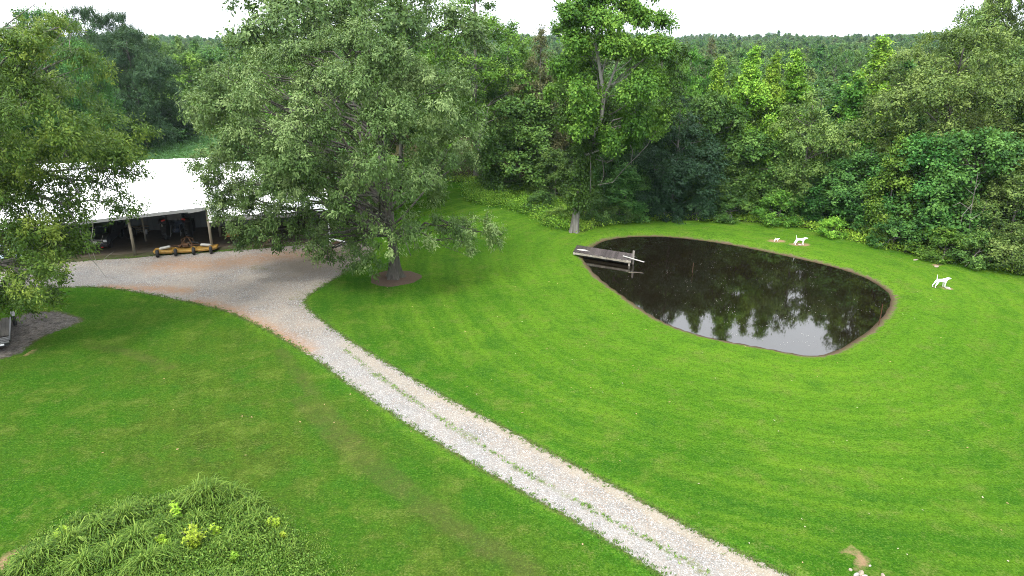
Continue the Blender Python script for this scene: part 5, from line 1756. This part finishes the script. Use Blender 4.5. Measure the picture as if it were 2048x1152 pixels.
# pale blue car glimpsed through the left edge tree
cr = empty('parked_car', tuple(G(2, 522)), R(12))
tag(cr, 'pale blue car glimpsed through the leaves of the left edge tree', 'car')
M_BLUE = paint('pale_blue_paint', (.42, .52, .62), .3, .5, 0, .05)
mb = MB()
mb.prism([(-2.1, .35), (-2.15, .75), (-1.9, .92), (-1.25, .98), (-.65, 1.42), (.75, 1.44), (1.4, 1.0), (2.1, .92), (2.18, .4)], 'y', -.85, .85)
o = mb.build('body', M_BLUE, cr)
bv = o.modifiers.new('bevel', 'BEVEL')
bv.width, bv.segments = .06, 2
mb = MB()
for s in (-1, 1): mb.prism([(-1.1, 1.0), (-.6, 1.36), (.7, 1.38), (1.2, 1.02)], 'y', s * .856 - .006, s * .856 + .006)
mb.build('window', M_DARKGLASS, cr)
for s in (-1, 1):
    for xx in (-1.35, 1.35): wheel(cr, (xx, s * .74, .32), (0, 1, 0), .32, .2, M_STEEL, 0)

# trailer end under the left edge tree
TG = (-28.9, 34.55)
tl = empty('utility_trailer', (TG[0], TG[1], 0), R(124))
tag(tl, 'flat utility trailer with slatted ramp end under the left edge tree', 'trailer')
M_TRDECK = wood('trailer_boards', (.04, .037, .033), (.12, .112, .10), (1, 9, 9), 2.5)
for k in range(9):
    MB().box((1.95, -.80 + k * .2, .56), (3.2, .185, .04)).build('plank', M_TRDECK, tl)
for s in (-1, 1):
    MB().box((1.5, s * .93, .54), (4.2, .07, .12)).build('side_rail', M_BLACK, tl)
    wheel(tl, (3.6, s * 1.06, .33), (0, 1, 0), .33, .2, M_STEEL, 0)
    MB().box((3.6, s * 1.06, .72), (.95, .24, .03)).build('mudguard', M_BLACK, tl)
for k in range(4):
    MB().box((-.60 + k * .26, 0, .50), (.06, 1.80, .05)).build('ramp_slat', M_STEEL, tl)
MB().box((-.66, .0, .40), (.04, 1.86, .12)).build('rear_bar', M_BLACK, tl)
MB().box((-.70, -.30, .42), (.03, .72, .09)).build('white_bar', M_WHITEPL, tl)
MB().box((-.1, 0, .30), (1.1, 1.7, .03)).build('under_tray', M_BLACK, tl)

# ------------------------------------------------------------------ dock, poles and dogs by the pond
M_DOCK = wood('dock_plank_wood', (.022, .018, .017), (.095, .080, .076), (6, 1.2, 6), 2.0, .9)
M_DOCKEDGE = wood('dock_edge_wood', (.17, .155, .12), (.40, .375, .31), (2, 6, 6), 3.0)
M_OLDPOST = wood('old_post_wood', (.075, .068, .060), (.24, .22, .19), (8, 8, 1.2), 2.0)
M_BLEACH = paint('bleached_wood', (.40, .39, .36), .8, .2, 0, .15, 5)
D0, D1 = G(1146, 503, .18), G(1262, 520, .22)
ddir = Vector((D1[0] - D0[0], D1[1] - D0[1], 0))
DL = ddir.length
drot = math.atan2(ddir.y, ddir.x)
dk = empty('dock', (D0[0], D0[1], 0), drot)
tag(dk, 'weathered wooden dock reaching from the lawn over the dark pond', 'dock')
DW = 1.9
rr = random.Random(9)
npl = 30
for k in range(npl):
    u = DL * (k + .5) / npl
    mb = MB()
    mb.box((u, DW / 2 + rr.uniform(-.03, .03), .16 + rr.uniform(-.006, .006) - .03 * (k / npl)), (DL / npl - .012, DW + rr.uniform(-.02, .06), .04), Matrix.Rotation(rr.uniform(-.012, .012), 3, 'Z'))
    mb.build('plank', M_DOCK, dk)
for v in (.05, DW * .5, DW - .05):
    MB().box((DL / 2, v, .045), (DL - .05, .05, .17)).build('stringer', M_DOCKEDGE, dk)
nb = 26
for k in range(nb):
    mb = MB()
    mb.box((DL * (k + .5) / nb, -.012, .05 + rr.uniform(-.01, .01)), (DL / nb - .016, .03, .16 + rr.uniform(-.01, .03)))
    mb.build('edge_board', M_DOCKEDGE, dk)
for u, v, zt, r in ((DL - .14, .10, .05, .085), (DL + .12, .70, .78, .085), (DL - .15, DW - .1, .05, .085), (DL * .45, DW - .1, .05, .07)):
    mb = MB()
    mb.tube([(u, v, -1.2), (u, v, zt)], [r, r], 10)
    mb.build('post', M_OLDPOST, dk, True)
for ch in dk.children:
    for v_ in ch.data.vertices: v_.co.x -= .27 * v_.co.y
o = MB().box((0, 0, 0), (1.9, .10, .045)).build('loose_board', M_BLEACH)
pm = dk.matrix_world
def dockp(u, v, z): return (D0[0] + u * math.cos(drot) - v * math.sin(drot), D0[1] + u * math.sin(drot) + v * math.cos(drot), z)
o.location = dockp(DL + .05, .42, .20)
o.rotation_euler = (0, R(4), drot - .18)
tag(o, 'bleached board lying across the outer end of the dock beside its tall post', 'board')
mb = MB()
vv = [(-.55, -.1), (-.2, -.22), (.3, -.12), (.62, .02), (.25, .1), (.1, .22), (-.35, .12)]
mb.prism(vv, 'z', 0, .012)
o = mb.build('pale_plank_scrap', M_BLEACH)
o.location = dockp(.55, .75, .182)
o.rotation_euler = (0, 0, drot - .1)
tag(o, 'splintered pale scrap of wood lying on the shore end of the dock', 'wood scrap')
mb = MB()
mb.tube([G(1257, 545, WATER_Z + .015), G(1272, 544.6, WATER_Z + .02), G(1285, 544.6, WATER_Z + .015)], [.012, .016, .01], 6)
tag(mb.build('floating_stick', M_POST), 'thin pale stick floating on the pond below the dock', 'stick')
mb = MB()
g = G(1759, 641)
mb.tube([(g[0], g[1], -.5), (g[0] + .02, g[1], .5), (g[0], g[1], 1.08)], [.03, .028, .025], 6)
tag(mb.build('rusty_stake', M_RUST), 'thin rusty stake upright at the right edge of the pond', 'stake')
g = G(1385, 545, WATER_Z)
mb = MB()
mb.tube([(g[0], g[1], -1), (g[0], g[1], .45)], .022, 6)
tag(mb.build('thin_stake', M_BROWNB), 'thin dark stake standing in the middle of the pond', 'stake')

M_DOG = paint('white_statue_paint', (.80, .80, .79), .55, .3, 0, .03, 3, (.6, .57, .5), .15)
def skin(name, verts, edges, radii, root, mat, sub=2):
    me = bpy.data.meshes.new(name)
    me.from_pydata(verts, edges, [])
    o = bpy.data.objects.new(name, me)
    COL.objects.link(o)
    m = o.modifiers.new('skin', 'SKIN')
    for i, r in enumerate(radii):
        r = r if isinstance(r, tuple) else (r, r)
        me.skin_vertices[0].data[i].radius = r
        me.skin_vertices[0].data[i].use_root = (i == root)
    s = o.modifiers.new('sub', 'SUBSURF')
    s.levels = s.render_levels = sub
    dg = bpy.context.evaluated_depsgraph_get()
    dg.update()
    me2 = bpy.data.meshes.new_from_object(o.evaluated_get(dg))
    bpy.data.objects.remove(o)
    me2.name = name
    me2.materials.clear()
    me2.materials.append(mat)
    me2.shade_smooth()
    return me2
# a pointing hound, 1 m long: hind legs stretched back, forelegs upright, tail straight up, head level
DV = [(-.30, 0, .50), (-.12, 0, .50), (.08, 0, .48), (.22, 0, .50), (.34, 0, .60), (.44, 0, .665), (.56, 0, .62), (.63, 0, .60),            # 0-7 spine, neck, head, muzzle
      (-.36, 0, .56), (-.39, 0, .74), (-.42, 0, .92),                                                                                     # 8-10 tail
      (-.36, .09, .40), (-.42, .10, .28), (-.52, .10, .14), (-.50, .10, .02), (-.45, .10, .015),                                           # 11-15 hind leg
      (-.33, -.09, .40), (-.37, -.10, .28), (-.46, -.10, .14), (-.44, -.10, .02), (-.39, -.10, .015),                                      # 16-20 hind leg
      (.22, .09, .36), (.20, .09, .20), (.21, .09, .03), (.26, .09, .015),                                                                 # 21-24 foreleg
      (.22, -.09, .36), (.21, -.09, .20), (.24, -.09, .03), (.29, -.09, .015),                                                             # 25-28 foreleg
      (.40, .075, .66), (.41, .095, .58), (.40, -.075, .66), (.41, -.095, .58)]                                                             # 29-32 ears
DE = [(0, 1), (1, 2), (2, 3), (3, 4), (4, 5), (5, 6), (6, 7), (0, 8), (8, 9), (9, 10), (0, 11), (11, 12), (12, 13), (13, 14), (14, 15),
      (0, 16), (16, 17), (17, 18), (18, 19), (19, 20), (3, 21), (21, 22), (22, 23), (23, 24), (3, 25), (25, 26), (26, 27), (27, 28), (5, 29), (29, 30), (5, 31), (31, 32)]
DR = [.115, .11, .135, .14, .085, .085, .055, .035, .035, .024, .014, .075, .05, .032, .028, .026, .075, .05, .032, .028, .026,
      .055, .036, .03, .028, .055, .036, .03, .028, .03, .028, .03, .028]
dog_me = skin('dog_statue', DV, DE, DR, 1, M_DOG)
for px, py, rz, s, lab in ((1600, 489.5, -.10, .93, 'white hound statue right of the puppy statue on the far bank'), (1881, 574.5, .06, 1.02, 'white hound statue standing alone on the right lawn near the wood'),
                           (1553, 483, .05, .42, 'tiny white puppy statue left of the hound on the far bank')):
    g = G(px, py)
    o = link('dog_statue', dog_me)
    o.location = (g[0], g[1], 0)
    o.rotation_euler = (0, 0, rz)
    o.scale = (s, s, s * 1.0)
    tag(o, lab, 'statue', 'white dog statues round the pond')

# limestone rocks at the lower right and scattered on the lawn
M_ROCK = paint('limestone', (.26, .22, .17), .9, .2, 0, .22, 2.5, (.30, .22, .15), .5, .8)
M_ROCKW = paint('pale_limestone', (.34, .32, .29), .9, .2, 0, .12, 2.5, (.40, .33, .25), .4, .8)
def rock(px, py, sx, sy, sz, seed, lab, mat, group=None, name='rock'):
    r = np.random.default_rng(seed)
    bm = bmesh.new()
    bmesh.ops.create_icosphere(bm, subdivisions=2, radius=1)
    pl = nrm(r.normal(size=(9, 3)))
    dd = r.uniform(.55, .95, 9)
    for v in bm.verts:
        p = np.array(v.co)
        for n_, d_ in zip(pl, dd):
            e = p @ n_ - d_
            if e > 0: p = p - n_ * e
        v.co = Vector(p * np.array([sx, sy, sz]))
    me = bpy.data.meshes.new(name)
    bm.to_mesh(me)
    bm.free()
    o = link(name, me, mat)
    g = G(px, py)
    o.location = (g[0], g[1], sz * .28)
    o.rotation_euler = (r.uniform(-.3, .3), r.uniform(-.3, .3), r.uniform(0, 6.28))
    tag(o, lab, 'rock', group)
for i, a in enumerate([(1722, 1148, .15, .24, .16, 'upright tan limestone rock at the top of the cluster at the lower right', M_ROCK), (1712, 1152, .12, .22, .15, 'pale split rock left of the tan one in the lower right cluster', M_ROCKW),
                       (1731, 1158, .30, .22, .17, 'largest whitish slab in the cluster cut by the lower picture edge', M_ROCKW), (1766, 1152, .16, .12, .09, 'tan rock lying apart, right of the lower right cluster', M_ROCK),
                       (1701, 1140, .10, .10, .07, 'small grey-brown stone at the left of the lower right cluster', M_ROCK), (1740, 1132, .08, .06, .05, 'small pebble-like stone above the whitish slab', M_ROCKW),
                       (1896, 577, .28, .14, .10, 'flat cream stone lying in front of the lone white hound', M_ROCKW), (1873, 533, .34, .16, .06, 'flat tan stone in the turf behind the lone white hound', M_ROCK),
                       (1600, 490, .26, .14, .07, 'flat pale stone between the legs of the far hound statue', M_ROCKW), (1831, 520, .26, .12, .06, 'flat tan stone near the wood at the end of the drain gully', M_ROCK)]):
    k_ = .62 if a[1] > 1100 else 1.0
    rock(a[0], a[1], a[2] * k_, a[3] * k_, a[4] * k_, 70 + i, a[5], a[6])

# litter: fallen leaves and chips of limestone on the lawn, scum on the pond
def flecks(name, rng, pts, size, mat, label, cat, z=.03):
    V = []
    for x, y in pts:
        a = rng.uniform(0, 6.28)
        s = size * rng.uniform(.6, 1.5)
        d = np.array([math.cos(a), math.sin(a), rng.uniform(-.2, .2)])
        e = np.array([-d[1], d[0], rng.uniform(-.2, .2)])
        c = np.array([x, y, z])
        V += [c - d * s, c + e * s * .55, c + d * s, c - e * s * .55]
    V = np.array(V)
    return tag(link(name, np_mesh(name, V, np.arange(len(V)).reshape(-1, 4), mat)), label, cat, None, 'stuff')
M_LEAFDRY = paint('dry_leaf', (.30, .21, .12), .8, .2, 0, .4, .4)
M_LEAFPALE = paint('pale_leaf', (.40, .36, .28), .8, .2, 0, .3, .4)
rg = np.random.default_rng(71)
def on_lawn(n, box):
    out = []
    while len(out) < n:
        g = G(rg.uniform(box[0], box[2]), rg.uniform(box[1], box[3]))
        p = g[None, :2]
        if poly_sd(p, POND)[0] < 1 or poly_sd(p, DRIVE)[0] < .3 or poly_sd(p, WOODS)[0] < .5: continue
        out.append((g[0], g[1]))
    return out
flecks('fallen_leaves', rg, on_lawn(32, (640, 560, 1300, 900)) + on_lawn(18, (1150, 640, 2040, 1150)) + on_lawn(10, (150, 600, 650, 950)), .055, M_LEAFDRY, 'scattered dry brown leaves lying on the mown lawn', 'leaves')
flecks('stone_chips', rg, on_lawn(12, (850, 620, 1250, 900)) + on_lawn(24, (1300, 700, 2040, 1150)) + on_lawn(8, (1500, 470, 2000, 640)), .04, M_LEAFPALE, 'pale stone chips and bleached leaves scattered on the lawn', 'chips')
pts = []
M_SCUM = paint('pond_scum', (.26, .26, .235), .7, .3, 0, .3, 1)
while len(pts) < 420:
    c = G(rg.uniform(1180, 1780), rg.uniform(480, 705), WATER_Z)[:2]
    k = int(rg.integers(1, 9))
    for i in range(k):
        q = c + rg.normal(0, .22, 2)
        if poly_sd(q[None], POND)[0] < -.25: pts.append(tuple(q))
flecks('pond_scum', rg, pts, .030, M_SCUM, 'pale flecks of floating scum drifting on the pond', 'scum', WATER_Z + .006)

# ------------------------------------------------------------------ the hazy summer air
hz = bpy.data.materials.new('summer_haze')
hz.use_nodes = True
hz.node_tree.nodes.clear()
ho = hz.node_tree.nodes.new('ShaderNodeOutputMaterial')
hv = hz.node_tree.nodes.new('ShaderNodeVolumePrincipled')
hv.inputs['Color'].default_value = (.70, .86, 1.0, 1)
hv.inputs['Density'].default_value = .00009
hv.inputs['Anisotropy'].default_value = .2
hz.node_tree.links.new(hv.outputs[0], ho.inputs['Volume'])
lo_, hi_ = gv.min(0), gv.max(0)
hb = MB()
zt = 62.0
hb.box(((lo_[0] + hi_[0]) / 2, (lo_[1] + hi_[1]) / 2, (zt + lo_[2] - 1) / 2), (hi_[0] - lo_[0] + 20, hi_[1] - lo_[1] + 20, zt - lo_[2] + 1))
tag(hb.build('haze', hz), kind='stuff')
